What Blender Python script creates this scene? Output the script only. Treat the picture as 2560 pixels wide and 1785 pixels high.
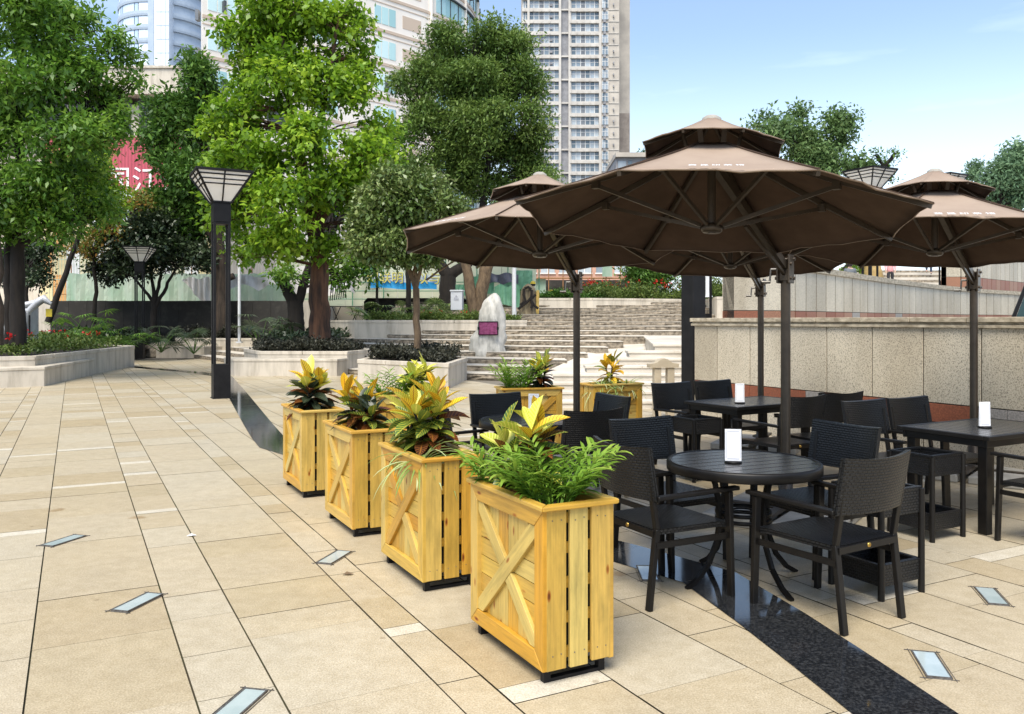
import bpy, math, random
import numpy as np
from mathutils import Vector, Matrix

# ---------------------------------------------------------------- scene, camera, sky, sun
for o in list(bpy.data.objects):
    bpy.data.objects.remove(o)
SC = bpy.context.scene
COL = SC.collection
PI = math.pi
R = math.radians
F, HZ, CX, EYE = 2073.0, 801.0, 1280.0, 1.55      # focal length and horizon in photo pixels, eye height in metres

cam = bpy.data.cameras.new("camera")
cam.sensor_width = 36.0
cam.lens = 36.0 * F / 2560
cam.shift_y = -(892.5 - HZ) / 2560
cam.clip_start, cam.clip_end = 0.05, 3000
co = bpy.data.objects.new("camera", cam)
co.location = (0, 0, EYE)
co.rotation_euler = (PI / 2, 0, 0)
COL.objects.link(co)
SC.camera = co

SUN_EL, SUN_AZ = R(58), R(198)                     # azimuth clockwise from +Y: behind the viewer, a little to the left
w = bpy.data.worlds.new("World")
SC.world = w
w.use_nodes = True
nt = w.node_tree
nt.nodes.clear()
out = nt.nodes.new("ShaderNodeOutputWorld")
bg = nt.nodes.new("ShaderNodeBackground")
bg.inputs["Strength"].default_value = 0.15
sky = nt.nodes.new("ShaderNodeTexSky")
sky.sky_type = 'NISHITA'
sky.sun_disc = False
sky.sun_elevation = SUN_EL
sky.sun_rotation = SUN_AZ
sky.altitude = 0
sky.air_density = 1.0
sky.dust_density = 1.2
sky.ozone_density = 1.0
# thin high cloud and a pale, bright haze low down, by direction in the sky
tc = nt.nodes.new("ShaderNodeTexCoord")
mp = nt.nodes.new("ShaderNodeMapping")
mp.inputs["Scale"].default_value = (1.2, 1.2, 7.0)
mp.inputs["Rotation"].default_value = (0.0, 0.16, 0.3)
no = nt.nodes.new("ShaderNodeTexNoise")
no.inputs["Scale"].default_value = 2.3
no.inputs["Detail"].default_value = 6
rp = nt.nodes.new("ShaderNodeValToRGB")
rp.color_ramp.elements[0].position = 0.5
rp.color_ramp.elements[1].position = 0.8
rp.color_ramp.elements[1].color = (0.55, 0.55, 0.55, 1)
sx = nt.nodes.new("ShaderNodeSeparateXYZ")
hz = nt.nodes.new("ShaderNodeValToRGB")
hz.color_ramp.interpolation = 'EASE'
hz.color_ramp.elements[0].position = 0.0
hz.color_ramp.elements[0].color = (0.85, 0.85, 0.85, 1)
hz.color_ramp.elements[1].position = 0.33
hz.color_ramp.elements[1].color = (0.05, 0.05, 0.05, 1)
mx = nt.nodes.new("ShaderNodeMix")
mx.data_type = 'RGBA'
mx.inputs[7].default_value = (5.6, 6.35, 7.1, 1)
mm = nt.nodes.new("ShaderNodeMath")
mm.operation = 'MAXIMUM'
L = nt.links.new
L(tc.outputs["Generated"], mp.inputs[0]); L(mp.outputs[0], no.inputs["Vector"]); L(no.outputs["Fac"], rp.inputs[0])
L(tc.outputs["Generated"], sx.inputs[0]); L(sx.outputs[2], hz.inputs[0])
L(rp.outputs[0], mm.inputs[0]); L(hz.outputs[0], mm.inputs[1])
L(mm.outputs[0], mx.inputs[0]); L(sky.outputs[0], mx.inputs[6])
L(mx.outputs[2], bg.inputs[0]); L(bg.outputs[0], out.inputs[0])

sd = bpy.data.lights.new("sun", 'SUN')
sd.energy = 3.3
sd.angle = R(36)
sd.color = (1.0, 0.94, 0.83)
so = bpy.data.objects.new("sun", sd)
sdir = Vector((math.sin(SUN_AZ) * math.cos(SUN_EL), math.cos(SUN_AZ) * math.cos(SUN_EL), math.sin(SUN_EL)))
so.rotation_euler = (-sdir).to_track_quat('-Z', 'Y').to_euler()
so.location = (0, 0, 40)
COL.objects.link(so)
SC.view_settings.view_transform = 'Standard'
SC.view_settings.look = 'None'
SC.view_settings.exposure = 0.76
SC.view_settings.gamma = 1.0
SC.render.film_transparent = False
SC.cycles.use_denoising = True
SC.cycles.max_bounces = 7
SC.cycles.transparent_max_bounces = 8

# ---------------------------------------------------------------- helpers
UX, UY = -0.4674, 0.8840                           # paving direction u; v = (0.8840, 0.4674)
def UV(u, v, z=0.0): return Vector((UX * u + UY * v, UY * u - UX * v, z))
def G(px, py, z=0.0):                              # point at height z seen at a photo pixel
    d = F * (EYE - z) / (py - HZ)
    return Vector(((px - CX) / F * d, d, z))
def D(px, py, d): return Vector(((px - CX) / F * d, d, EYE - (py - HZ) / F * d))
YAW_U = math.atan2(UY, UX)
YAW_V = math.atan2(-UX, UY)

class MB:
    def __init__(s): s.v, s.f, s.c, s.uv, s.sm = [], [], [], [], []
    def add(s, vs, fs, c=0.5, uv=None, sm=False):
        b = len(s.v)
        s.v += [tuple(p) for p in vs]
        for i, f in enumerate(fs):
            s.f.append([b + k for k in f]); s.c.append(c); s.sm.append(sm)
            s.uv.append(uv[i] if uv else [(0.0, 0.0)] * len(f))
        return s
    def box(s, x0, x1, y0, y1, z0, z1, c=0.5):
        vs = [(x0,y0,z0),(x1,y0,z0),(x1,y1,z0),(x0,y1,z0),(x0,y0,z1),(x1,y0,z1),(x1,y1,z1),(x0,y1,z1)]
        return s.add(vs, [(0,3,2,1),(4,5,6,7),(0,1,5,4),(1,2,6,5),(2,3,7,6),(3,0,4,7)], c,
            [[(x0,y0),(x0,y1),(x1,y1),(x1,y0)],[(x0,y0),(x1,y0),(x1,y1),(x0,y1)],[(x0,z0),(x1,z0),(x1,z1),(x0,z1)],
             [(y0,z0),(y1,z0),(y1,z1),(y0,z1)],[(x1,z0),(x0,z0),(x0,z1),(x1,z1)],[(y1,z0),(y0,z0),(y0,z1),(y1,z1)]])
    def bar(s, p, q, w_, h, up=(0, 0, 1), c=None, w2=None, h2=None):
        p, q = Vector(p), Vector(q)
        t = (q - p); ln = t.length; t.normalize()
        up = Vector(up)
        if abs(t.dot(up)) > 0.99: up = Vector((1, 0, 0))
        a = t.cross(up).normalized(); b = a.cross(t).normalized()
        if c is None: c = random.random()
        o = random.random() * 10
        w2 = w_ if w2 is None else w2; h2 = h if h2 is None else h2
        vs = []
        for P, ww, hh in ((p, w_, h), (q, w2, h2)):
            for i, j in ((-1,-1),(1,-1),(1,1),(-1,1)): vs.append(P + a * (i * ww / 2) + b * (j * hh / 2))
        fs = [(0,3,2,1),(4,5,6,7),(0,1,5,4),(1,2,6,5),(2,3,7,6),(3,0,4,7)]
        uv = [[(o,o),(o,o+h),(o+w_,o+h),(o+w_,o)]] * 2
        for k, ww in enumerate((w_, h, w_, h)):
            y0 = o + k * .37
            uv = uv + [[(o, y0), (o, y0 + ww), (o + ln, y0 + ww), (o + ln, y0)]]
        return s.add(vs, fs, c, uv)
    def tube(s, pts, rad, n=8, c=0.5, caps=True, sm=True):
        pts = [Vector(p) for p in pts]
        if not hasattr(rad, '__len__'): rad = [rad] * len(pts)
        vs, fs = [], []
        ref = None
        for i, p in enumerate(pts):
            t = (pts[min(i + 1, len(pts) - 1)] - pts[max(i - 1, 0)]).normalized()
            if ref is None: ref = Vector((1, 0, 0)) if abs(t.x) < .9 else Vector((0, 1, 0))
            a = (ref - t * ref.dot(t)).normalized(); ref = a; b = t.cross(a)
            for k in range(n):
                an = 2 * PI * k / n
                vs.append(p + (a * math.cos(an) + b * math.sin(an)) * rad[i])
        for i in range(len(pts) - 1):
            for k in range(n):
                k2 = (k + 1) % n
                fs.append((i*n+k, i*n+k2, (i+1)*n+k2, (i+1)*n+k))
        s.add(vs, fs, c, None, sm)
        if caps:
            s.add(vs[:n], [tuple(range(n))[::-1]], c); s.add(vs[-n:], [tuple(range(n))], c)
        return s
    def lathe(s, prof, n=24, o=(0, 0, 0), c=0.5, sm=True):
        vs, fs = [], []
        for r, z in prof:
            for k in range(n):
                an = 2 * PI * k / n
                vs.append((o[0] + r * math.cos(an), o[1] + r * math.sin(an), o[2] + z))
        for i in range(len(prof) - 1):
            for k in range(n):
                k2 = (k + 1) % n
                fs.append((i*n+k, i*n+k2, (i+1)*n+k2, (i+1)*n+k))
        return s.add(vs, fs, c, None, sm)
    def prism(s, poly, z0, z1, c=0.5, top=True, bottom=False):
        n = len(poly)
        ar = sum(poly[i][0] * poly[(i+1) % n][1] - poly[(i+1) % n][0] * poly[i][1] for i in range(n))
        if ar < 0: poly = poly[::-1]
        vs = [(p[0], p[1], z0) for p in poly] + [(p[0], p[1], z1) for p in poly]
        fs = [(i, (i+1) % n, n + (i+1) % n, n + i) for i in range(n)]
        if top: fs.append(tuple(range(n, 2*n)))
        if bottom: fs.append(tuple(range(n))[::-1])
        return s.add(vs, fs, c)
    def slab(s, poly3, th, nrm, c=0.5):             # polygon in space, extruded by th along nrm
        n = len(poly3); nv = Vector(nrm) * th
        vs = [Vector(p) for p in poly3] + [Vector(p) + nv for p in poly3]
        fs = [tuple(range(n))[::-1], tuple(range(n, 2*n))] + [(i, (i+1) % n, n + (i+1) % n, n + i) for i in range(n)]
        return s.add(vs, fs, c)
    def build(s, name, mat, parent=None, loc=None, bevel=0.0, seg=1, rotz=0.0):
        me = bpy.data.meshes.new(name)
        me.from_pydata(s.v, [], s.f)
        me.polygons.foreach_set("use_smooth", s.sm)
        at = me.attributes.new("c", 'FLOAT', 'FACE')
        at.data.foreach_set("value", [float(x) for x in s.c])
        ul = me.uv_layers.new(name="UVMap")
        ul.data.foreach_set("uv", [x for f in s.uv for p in f for x in p])
        me.materials.append(mat)
        me.validate(verbose=False)
        return link(name, me, parent, loc, bevel, seg, rotz)

def link(name, me, parent=None, loc=None, bevel=0.0, seg=1, rotz=0.0):
    o = bpy.data.objects.new(name, me)
    COL.objects.link(o)
    if parent: o.parent = parent
    if loc is not None: o.location = loc
    if rotz: o.rotation_euler = (0, 0, rotz)
    if bevel:
        m = o.modifiers.new("bevel", 'BEVEL'); m.width = bevel; m.segments = seg; m.limit_method = 'ANGLE'
    return o
def npmesh(name, V, Fq, C, mat, parent=None, UVs=None, smooth=False, loc=None):
    me = bpy.data.meshes.new(name)
    V = np.ascontiguousarray(V, dtype=np.float32); Fq = np.ascontiguousarray(Fq, dtype=np.int32)
    k = Fq.shape[1]
    me.vertices.add(len(V)); me.vertices.foreach_set("co", V.ravel())
    me.loops.add(Fq.size); me.loops.foreach_set("vertex_index", Fq.ravel())
    me.polygons.add(len(Fq)); me.polygons.foreach_set("loop_start", np.arange(0, Fq.size, k, dtype=np.int32))
    if smooth: me.polygons.foreach_set("use_smooth", np.ones(len(Fq), dtype=bool))
    me.update(calc_edges=True)
    at = me.attributes.new("c", 'FLOAT', 'FACE'); at.data.foreach_set("value", np.ascontiguousarray(C, dtype=np.float32))
    if UVs is not None:
        ul = me.uv_layers.new(name="UVMap"); ul.data.foreach_set("uv", np.ascontiguousarray(UVs, dtype=np.float32).ravel())
    me.materials.append(mat)
    return link(name, me, parent, loc)
def thing(name, label, cat, loc=(0, 0, 0), rotz=0.0, group=None):
    o = bpy.data.objects.new(name, None)
    COL.objects.link(o)
    o.location = loc; o.rotation_euler = (0, 0, rotz); o.empty_display_size = 0.2
    return tag(o, label, cat, group)
def tag(o, label, cat, group=None):
    o["label"] = label; o["category"] = cat
    if group: o["group"] = group
    return o
def struct(o, label=None):
    o["kind"] = "structure"
    if label: o["label"] = label
    return o
def stuff(o, label, cat):
    o["kind"] = "stuff"
    return tag(o, label, cat)
KIDS = {}
def copy_tree(o, parent=None):
    c = o.copy(); COL.objects.link(c)
    if parent: c.parent = parent
    for ch in list(o.children): copy_tree(ch, c)
    return c
def dup(src, loc, rotz, label):
    c = copy_tree(src); c.location = loc; c.rotation_euler = (0, 0, rotz); c["label"] = label
    return c
def text(name, body, size, mat, M4, parent=None, depth=0.002, align='CENTER'):
    cu = bpy.data.curves.new(name, 'FONT'); cu.body = body; cu.size = size; cu.extrude = depth
    cu.align_x = align; cu.align_y = 'CENTER'; cu.resolution_u = 2
    tmp = bpy.data.objects.new(name, cu); COL.objects.link(tmp)
    me = bpy.data.meshes.new_from_object(tmp.evaluated_get(bpy.context.evaluated_depsgraph_get()))
    bpy.data.objects.remove(tmp); bpy.data.curves.remove(cu)
    me.materials.clear(); me.materials.append(mat)
    o = link(name, me, parent)
    o.matrix_local = M4
    return o
def frame(o, xd, yd):                               # matrix with x along xd, y along yd
    x = Vector(xd).normalized(); z = x.cross(Vector(yd)).normalized(); y = z.cross(x)
    m = Matrix((x, y, z)).transposed().to_4x4(); m.translation = Vector(o)
    return m
def clip(poly, a, b, cc):                           # keep a*x+b*y<=cc
    r = []
    for i in range(len(poly)):
        p, q = poly[i], poly[(i+1) % len(poly)]
        dp, dq = a*p[0]+b*p[1]-cc, a*q[0]+b*q[1]-cc
        if dp <= 0: r.append(p)
        if (dp < 0) != (dq < 0) and abs(dp-dq) > 1e-12:
            t = dp/(dp-dq); r.append((p[0]+(q[0]-p[0])*t, p[1]+(q[1]-p[1])*t))
    return r

# ---------------------------------------------------------------- materials
MAT = {}
def mat(name, base, rough=0.6, metal=0.0, var=None, scale=8.0, detail=4, bump=0.0, bscale=None, spec=0.5, coord='Object', stretch=(1, 1, 1), trans=None, attr=None, p0=.35, p1=.65, rvar=0.0):
    """base: colour, or list of colours picked by the face attribute c (attr=True). var: second colour mixed in by noise."""
    m = bpy.data.materials.new(name); m.use_nodes = True
    n = m.node_tree; ns = n.nodes; ns.clear(); l = n.links.new
    o = ns.new("ShaderNodeOutputMaterial"); b = ns.new("ShaderNodeBsdfPrincipled")
    b.inputs["Roughness"].default_value = rough; b.inputs["Metallic"].default_value = metal
    b.inputs["Specular IOR Level"].default_value = spec
    if attr:
        a = ns.new("ShaderNodeAttribute"); a.attribute_name = "c"
        r = ns.new("ShaderNodeValToRGB"); r.color_ramp.interpolation = 'CONSTANT' if attr == 'step' else 'LINEAR'
        el = r.color_ramp.elements
        k = len(base)
        for i in range(k - 2): el.new(0.5)
        for i in range(k):
            el[i].position = i / k if attr == 'step' else i / max(1, k - 1); el[i].color = (*base[i], 1)
        l(a.outputs["Fac"], r.inputs[0]); colr = r.outputs[0]
    else:
        rgb = ns.new("ShaderNodeRGB"); rgb.outputs[0].default_value = (*base, 1); colr = rgb.outputs[0]
    t = ns.new("ShaderNodeTexCoord"); mpn = ns.new("ShaderNodeMapping"); mpn.inputs["Scale"].default_value = stretch
    l(t.outputs[coord], mpn.inputs[0])
    nz = ns.new("ShaderNodeTexNoise"); nz.inputs["Scale"].default_value = scale; nz.inputs["Detail"].default_value = detail
    nz.inputs["Roughness"].default_value = 0.62
    l(mpn.outputs[0], nz.inputs["Vector"])
    if var:
        rr = ns.new("ShaderNodeValToRGB"); rr.color_ramp.elements[0].position = p0; rr.color_ramp.elements[1].position = p1
        l(nz.outputs["Fac"], rr.inputs[0])
        mxn = ns.new("ShaderNodeMix"); mxn.data_type = 'RGBA'; mxn.blend_type = 'MIX'
        l(rr.outputs[0], mxn.inputs[0]); l(colr, mxn.inputs[6])
        if isinstance(var, (int, float)):          # multiply instead of replacing
            mxn.blend_type = 'MULTIPLY'; mxn.inputs[7].default_value = (var, var, var, 1)
        else: mxn.inputs[7].default_value = (*var, 1)
        colr = mxn.outputs[2]
    l(colr, b.inputs["Base Color"])
    if rvar:
        mr = ns.new("ShaderNodeMapRange"); mr.inputs[3].default_value = max(0, rough - rvar); mr.inputs[4].default_value = min(1, rough + rvar)
        l(nz.outputs["Fac"], mr.inputs[0]); l(mr.outputs[0], b.inputs["Roughness"])
    if bump:
        n2 = nz
        if bscale:
            n2 = ns.new("ShaderNodeTexNoise"); n2.inputs["Scale"].default_value = bscale; n2.inputs["Detail"].default_value = 3
            l(mpn.outputs[0], n2.inputs["Vector"])
        bp = ns.new("ShaderNodeBump"); bp.inputs["Strength"].default_value = bump; bp.inputs["Distance"].default_value = 0.02
        l(n2.outputs["Fac"], bp.inputs["Height"]); l(bp.outputs[0], b.inputs["Normal"])
    sh = b.outputs[0]
    if trans:
        tr = ns.new("ShaderNodeBsdfTranslucent"); ms = ns.new("ShaderNodeMixShader"); ms.inputs[0].default_value = trans
        l(colr, tr.inputs[0]); l(sh, ms.inputs[1]); l(tr.outputs[0], ms.inputs[2]); sh = ms.outputs[0]
    l(sh, o.inputs[0])
    MAT[name] = m
    return m
def layer(name, fn):                                # hand a material's nodes to fn for extra work
    n = MAT[name].node_tree
    fn(n.nodes, n.links.new, [x for x in n.nodes if x.type == 'BSDF_PRINCIPLED'][0])

STONE = [(.44,.365,.24),(.475,.405,.285),(.46,.385,.262),(.485,.42,.305),(.43,.35,.225),(.49,.43,.32),(.462,.387,.265),(.48,.41,.292),(.495,.44,.335),(.60,.555,.46)]
mat("paving_stone", STONE, 0.42, var=0.86, scale=1.7, detail=8, bump=0.10, bscale=90, attr='step', p0=.38, p1=.72, rvar=.16)
def _pav(ns, l, b):                                 # fine speckle and scattered stains
    src = b.inputs["Base Color"].links[0].from_socket
    t = ns.new("ShaderNodeTexCoord")
    v = ns.new("ShaderNodeTexNoise"); v.inputs["Scale"].default_value = 130; v.inputs["Detail"].default_value = 2
    r = ns.new("ShaderNodeValToRGB"); r.color_ramp.elements[0].position = .3; r.color_ramp.elements[1].position = .7
    r.color_ramp.elements[0].color = (.72,.70,.66,1); r.color_ramp.elements[1].color = (1.12,1.12,1.12,1)
    m1 = ns.new("ShaderNodeMix"); m1.data_type = 'RGBA'; m1.blend_type = 'MULTIPLY'; m1.inputs[0].default_value = 1
    l(t.outputs["Object"], v.inputs["Vector"]); l(v.outputs["Fac"], r.inputs[0]); l(src, m1.inputs[6]); l(r.outputs[0], m1.inputs[7])
    w2 = ns.new("ShaderNodeTexVoronoi"); w2.inputs["Scale"].default_value = 1.15; w2.inputs["Randomness"].default_value = 1
    nn = ns.new("ShaderNodeTexNoise"); nn.inputs["Scale"].default_value = 9
    ad = ns.new("ShaderNodeMath"); ad.operation = 'MULTIPLY_ADD'; ad.inputs[1].default_value = .14
    r2 = ns.new("ShaderNodeValToRGB"); r2.color_ramp.elements[0].position = .105; r2.color_ramp.elements[1].position = .15
    r2.color_ramp.elements[0].color = (.62,.5,.36,1); r2.color_ramp.elements[1].color = (1,1,1,1)
    m2 = ns.new("ShaderNodeMix"); m2.data_type = 'RGBA'; m2.blend_type = 'MULTIPLY'; m2.inputs[0].default_value = .75
    l(t.outputs["Object"], w2.inputs["Vector"]); l(t.outputs["Object"], nn.inputs["Vector"])
    l(nn.outputs["Fac"], ad.inputs[0]); l(w2.outputs["Distance"], ad.inputs[2]); l(ad.outputs[0], r2.inputs[0])
    l(m1.outputs[2], m2.inputs[6]); l(r2.outputs[0], m2.inputs[7])
    n3 = ns.new("ShaderNodeTexNoise"); n3.inputs["Scale"].default_value = 11; n3.inputs["Detail"].default_value = 12; n3.inputs["Roughness"].default_value = .78
    r3 = ns.new("ShaderNodeValToRGB"); r3.color_ramp.elements[0].position = .34; r3.color_ramp.elements[1].position = .60
    r3.color_ramp.elements[0].color = (.86,.835,.78,1); r3.color_ramp.elements[1].color = (1.05,1.05,1.05,1)
    m3 = ns.new("ShaderNodeMix"); m3.data_type = 'RGBA'; m3.blend_type = 'MULTIPLY'; m3.inputs[0].default_value = 1
    v4 = ns.new("ShaderNodeTexVoronoi"); v4.inputs["Scale"].default_value = 3.1
    r4 = ns.new("ShaderNodeValToRGB"); r4.color_ramp.elements[0].position = .035; r4.color_ramp.elements[1].position = .06
    r4.color_ramp.elements[0].color = (.55,.5,.44,1); r4.color_ramp.elements[1].color = (1,1,1,1)
    m4 = ns.new("ShaderNodeMix"); m4.data_type = 'RGBA'; m4.blend_type = 'MULTIPLY'; m4.inputs[0].default_value = .6
    l(t.outputs["Object"], n3.inputs["Vector"]); l(n3.outputs["Fac"], r3.inputs[0]); l(m2.outputs[2], m3.inputs[6]); l(r3.outputs[0], m3.inputs[7])
    l(t.outputs["Object"], v4.inputs["Vector"]); l(v4.outputs["Distance"], r4.inputs[0]); l(m3.outputs[2], m4.inputs[6]); l(r4.outputs[0], m4.inputs[7])
    l(m4.outputs[2], b.inputs["Base Color"])
layer("paving_stone", _pav)
mat("earth_joint", (.06,.045,.028), 0.95, var=(.05,.055,.02), scale=3)
mat("far_ground", (.16,.14,.11), 0.9, var=(.10,.09,.08), scale=.4)
mat("black_granite", (.010,.011,.013), 0.07, var=(.06,.062,.064), scale=70, detail=10, bump=0.002, bscale=1.2, p0=.45, p1=.78, rvar=.07, spec=.6)
mat("concrete_light", (.53,.475,.39), 0.75, var=(.28,.245,.19), scale=2.2, detail=9, bump=.12, bscale=40, stretch=(1.6,1.6,.3), p0=.44, p1=.76)
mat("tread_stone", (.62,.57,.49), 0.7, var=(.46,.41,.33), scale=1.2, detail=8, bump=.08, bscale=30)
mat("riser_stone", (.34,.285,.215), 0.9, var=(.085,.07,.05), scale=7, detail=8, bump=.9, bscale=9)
mat("granite_cladding", (.58,.515,.405), 0.42, var=(.13,.115,.09), scale=75, detail=3, bump=.05, p0=.47, p1=.70, rvar=.1)
def _gran(ns, l, b):
    src = b.inputs["Base Color"].links[0].from_socket
    t = ns.new("ShaderNodeTexCoord")
    mp_ = ns.new("ShaderNodeMapping"); mp_.inputs["Scale"].default_value = (1,1,.3)
    v = ns.new("ShaderNodeTexNoise"); v.inputs["Scale"].default_value = 1.3; v.inputs["Detail"].default_value = 7
    r = ns.new("ShaderNodeValToRGB"); r.color_ramp.elements[0].position = .32; r.color_ramp.elements[1].position = .68
    r.color_ramp.elements[0].color = (.72,.69,.63,1); r.color_ramp.elements[1].color = (1.08,1.08,1.06,1)
    m1 = ns.new("ShaderNodeMix"); m1.data_type = 'RGBA'; m1.blend_type = 'MULTIPLY'; m1.inputs[0].default_value = 1
    a = ns.new("ShaderNodeAttribute"); a.attribute_name = "c"
    mr = ns.new("ShaderNodeMapRange"); mr.inputs[3].default_value = .86; mr.inputs[4].default_value = 1.1
    m2 = ns.new("ShaderNodeMix"); m2.data_type = 'RGBA'; m2.blend_type = 'MULTIPLY'; m2.inputs[0].default_value = 1
    l(t.outputs["Object"], mp_.inputs[0]); l(mp_.outputs[0], v.inputs["Vector"]); l(v.outputs["Fac"], r.inputs[0]); l(src, m1.inputs[6]); l(r.outputs[0], m1.inputs[7])
    l(a.outputs["Fac"], mr.inputs[0]); l(m1.outputs[2], m2.inputs[6]); l(mr.outputs[0], m2.inputs[7]); l(m2.outputs[2], b.inputs["Base Color"])
layer("granite_cladding", _gran)
mat("coping_stone", (.52,.45,.33), .6, var=(.22,.18,.12), scale=9, detail=8, bump=.15, bscale=30, stretch=(1,1,2))
mat("red_granite", [(.27,.075,.03),(.31,.11,.055),(.36,.17,.095),(.30,.09,.04),(.33,.30,.27)], .45, var=0.55, scale=60, detail=3, attr='step')
mat("joint_black", (.02,.018,.015), .9)
WOOD = [(.60,.385,.07),(.53,.25,.02),(.64,.46,.125),(.50,.29,.04),(.59,.44,.13),(.58,.29,.025),(.61,.41,.08)]
mat("pine_wood", WOOD, .42, var=0.62, scale=1.0, detail=6, coord='UV', stretch=(3.0,55,1), attr=True, p0=.38, p1=.75, bump=.05, spec=.4)
def _knot(ns, l, b):
    src = b.inputs["Base Color"].links[0].from_socket
    t = ns.new("ShaderNodeTexCoord"); mp_ = ns.new("ShaderNodeMapping"); mp_.inputs["Scale"].default_value = (5.0,13,1)
    v = ns.new("ShaderNodeTexVoronoi"); v.inputs["Scale"].default_value = 1
    r = ns.new("ShaderNodeValToRGB"); e = r.color_ramp.elements
    e[0].position = .05; e[0].color = (.24,.10,.05,1); e[1].position = .15; e[1].color = (1,1,1,1)
    k = e.new(.10); k.color = (.7,.42,.25,1)
    m1 = ns.new("ShaderNodeMix"); m1.data_type = 'RGBA'; m1.blend_type = 'MULTIPLY'; m1.inputs[0].default_value = 1
    l(t.outputs["UV"], mp_.inputs[0]); l(mp_.outputs[0], v.inputs["Vector"]); l(v.outputs["Distance"], r.inputs[0])
    l(src, m1.inputs[6]); l(r.outputs[0], m1.inputs[7])
    n3 = ns.new("ShaderNodeTexNoise"); n3.inputs["Scale"].default_value = 2.6; n3.inputs["Detail"].default_value = 9; n3.inputs["Roughness"].default_value = .68
    m5 = ns.new("ShaderNodeMapping"); m5.inputs["Scale"].default_value = (1.2,4,1)
    r3 = ns.new("ShaderNodeValToRGB"); r3.color_ramp.elements[0].position = .30; r3.color_ramp.elements[1].position = .52
    r3.color_ramp.elements[0].color = (.66,.70,.72,1); r3.color_ramp.elements[1].color = (1,1,1,1)
    m3 = ns.new("ShaderNodeMix"); m3.data_type = 'RGBA'; m3.blend_type = 'MULTIPLY'; m3.inputs[0].default_value = .9
    l(t.outputs["UV"], m5.inputs[0]); l(m5.outputs[0], n3.inputs["Vector"]); l(n3.outputs["Fac"], r3.inputs[0])
    l(m1.outputs[2], m3.inputs[6]); l(r3.outputs[0], m3.inputs[7]); l(m3.outputs[2], b.inputs["Base Color"])
layer("pine_wood", _knot)
mat("liner_black", (.012,.011,.010), .8)
mat("soil", (.035,.024,.016), .95, var=(.015,.01,.007), scale=30, bump=.6)
mat("black_metal", (.005,.0042,.0038), .42, var=(.008,.007,.006), scale=14, spec=.28)
mat("tabletop_black", (.017,.0165,.0165), .27, var=(.022,.0215,.022), scale=5, spec=.65)
mat("gold_badge", (.55,.36,.09), .3, metal=.9)
mat("lamp_black", (.006,.0055,.006), .5, var=(.011,.0105,.011), scale=6, spec=.2)
mat("lamp_glass", (.92,.90,.86), .35, trans=.5)
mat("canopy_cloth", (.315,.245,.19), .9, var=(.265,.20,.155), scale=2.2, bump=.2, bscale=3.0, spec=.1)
mat("canopy_shade_brown", (.088,.058,.042), .9, var=(.068,.045,.032), scale=5, bump=.12, bscale=3.0, spec=.1)  # brown inner side of the cloth, with the shade beneath mixed into its colour
mat("umbrella_metal", (.075,.058,.041), .4, metal=.4, var=(.055,.042,.03), scale=12)
mat("steel", (.16,.15,.135), .4, metal=.8)
mat("base_slab", (.36,.34,.30), .8, var=(.25,.235,.2), scale=6, bump=.1, bscale=40)
mat("card_white", (.84,.84,.85), .35)
mat("ink_grey", (.32,.32,.36), .6)
mat("glass_pane", (.40,.46,.455), .10, var=(.32,.385,.385), scale=5, spec=.7)
mat("steel_frame", (.20,.19,.18), .45, metal=.5, var=(.09,.08,.07), scale=40)
# woven rattan: brick weave along the mesh UVs
def rattan():
    m = bpy.data.materials.new("rattan"); m.use_nodes = True; ns = m.node_tree.nodes; l = m.node_tree.links.new
    b = [x for x in ns if x.type == 'BSDF_PRINCIPLED'][0]
    t = ns.new("ShaderNodeTexCoord"); br = ns.new("ShaderNodeTexBrick")
    br.inputs["Scale"].default_value = 1; br.inputs["Brick Width"].default_value = .027; br.inputs["Row Height"].default_value = .0155
    br.inputs["Mortar Size"].default_value = .0034; br.inputs["Mortar Smooth"].default_value = .9
    br.inputs["Color1"].default_value = (.0095,.0098,.0105,1); br.inputs["Color2"].default_value = (.0145,.0148,.0155,1); br.inputs["Mortar"].default_value = (.0008,.0008,.0008,1)
    bp = ns.new("ShaderNodeBump"); bp.inputs["Strength"].default_value = 1.0; bp.inputs["Distance"].default_value = .008; bp.invert = True
    l(t.outputs["UV"], br.inputs["Vector"]); l(br.outputs["Color"], b.inputs["Base Color"]); l(br.outputs["Fac"], bp.inputs["Height"]); l(bp.outputs[0], b.inputs["Normal"])
    b.inputs["Roughness"].default_value = .34; b.inputs["Specular IOR Level"].default_value = .42
    MAT["rattan"] = m
rattan()
# foliage
def leafmat(name, cols, rough=.5, trans=.35, spec=.3): return mat(name, cols, rough, attr=True, trans=trans, spec=spec, var=None)
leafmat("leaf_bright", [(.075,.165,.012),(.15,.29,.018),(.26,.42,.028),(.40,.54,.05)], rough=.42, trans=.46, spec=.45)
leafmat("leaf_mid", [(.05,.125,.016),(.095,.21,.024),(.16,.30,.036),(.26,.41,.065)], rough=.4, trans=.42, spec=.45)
leafmat("leaf_dark", [(.035,.09,.016),(.06,.14,.022),(.10,.20,.03),(.16,.27,.05)], trans=.3)
leafmat("leaf_camphor", [(.05,.10,.02),(.09,.16,.03),(.145,.225,.045),(.22,.30,.075)], trans=.32)
leafmat("leaf_gloss", [(.05,.095,.02),(.09,.145,.032),(.15,.21,.055),(.30,.36,.13)], rough=.33, trans=.15, spec=.5)
leafmat("leaf_black", [(.018,.034,.015),(.03,.052,.022),(.048,.075,.033),(.09,.12,.06)], rough=.38, trans=.12, spec=.45)
leafmat("leaf_shrub", [(.02,.022,.014),(.032,.034,.022),(.05,.05,.032),(.075,.072,.05)], trans=.1)
leafmat("leaf_cover", [(.05,.09,.016),(.08,.13,.022),(.12,.165,.03),(.17,.20,.045)], trans=.2)
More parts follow.
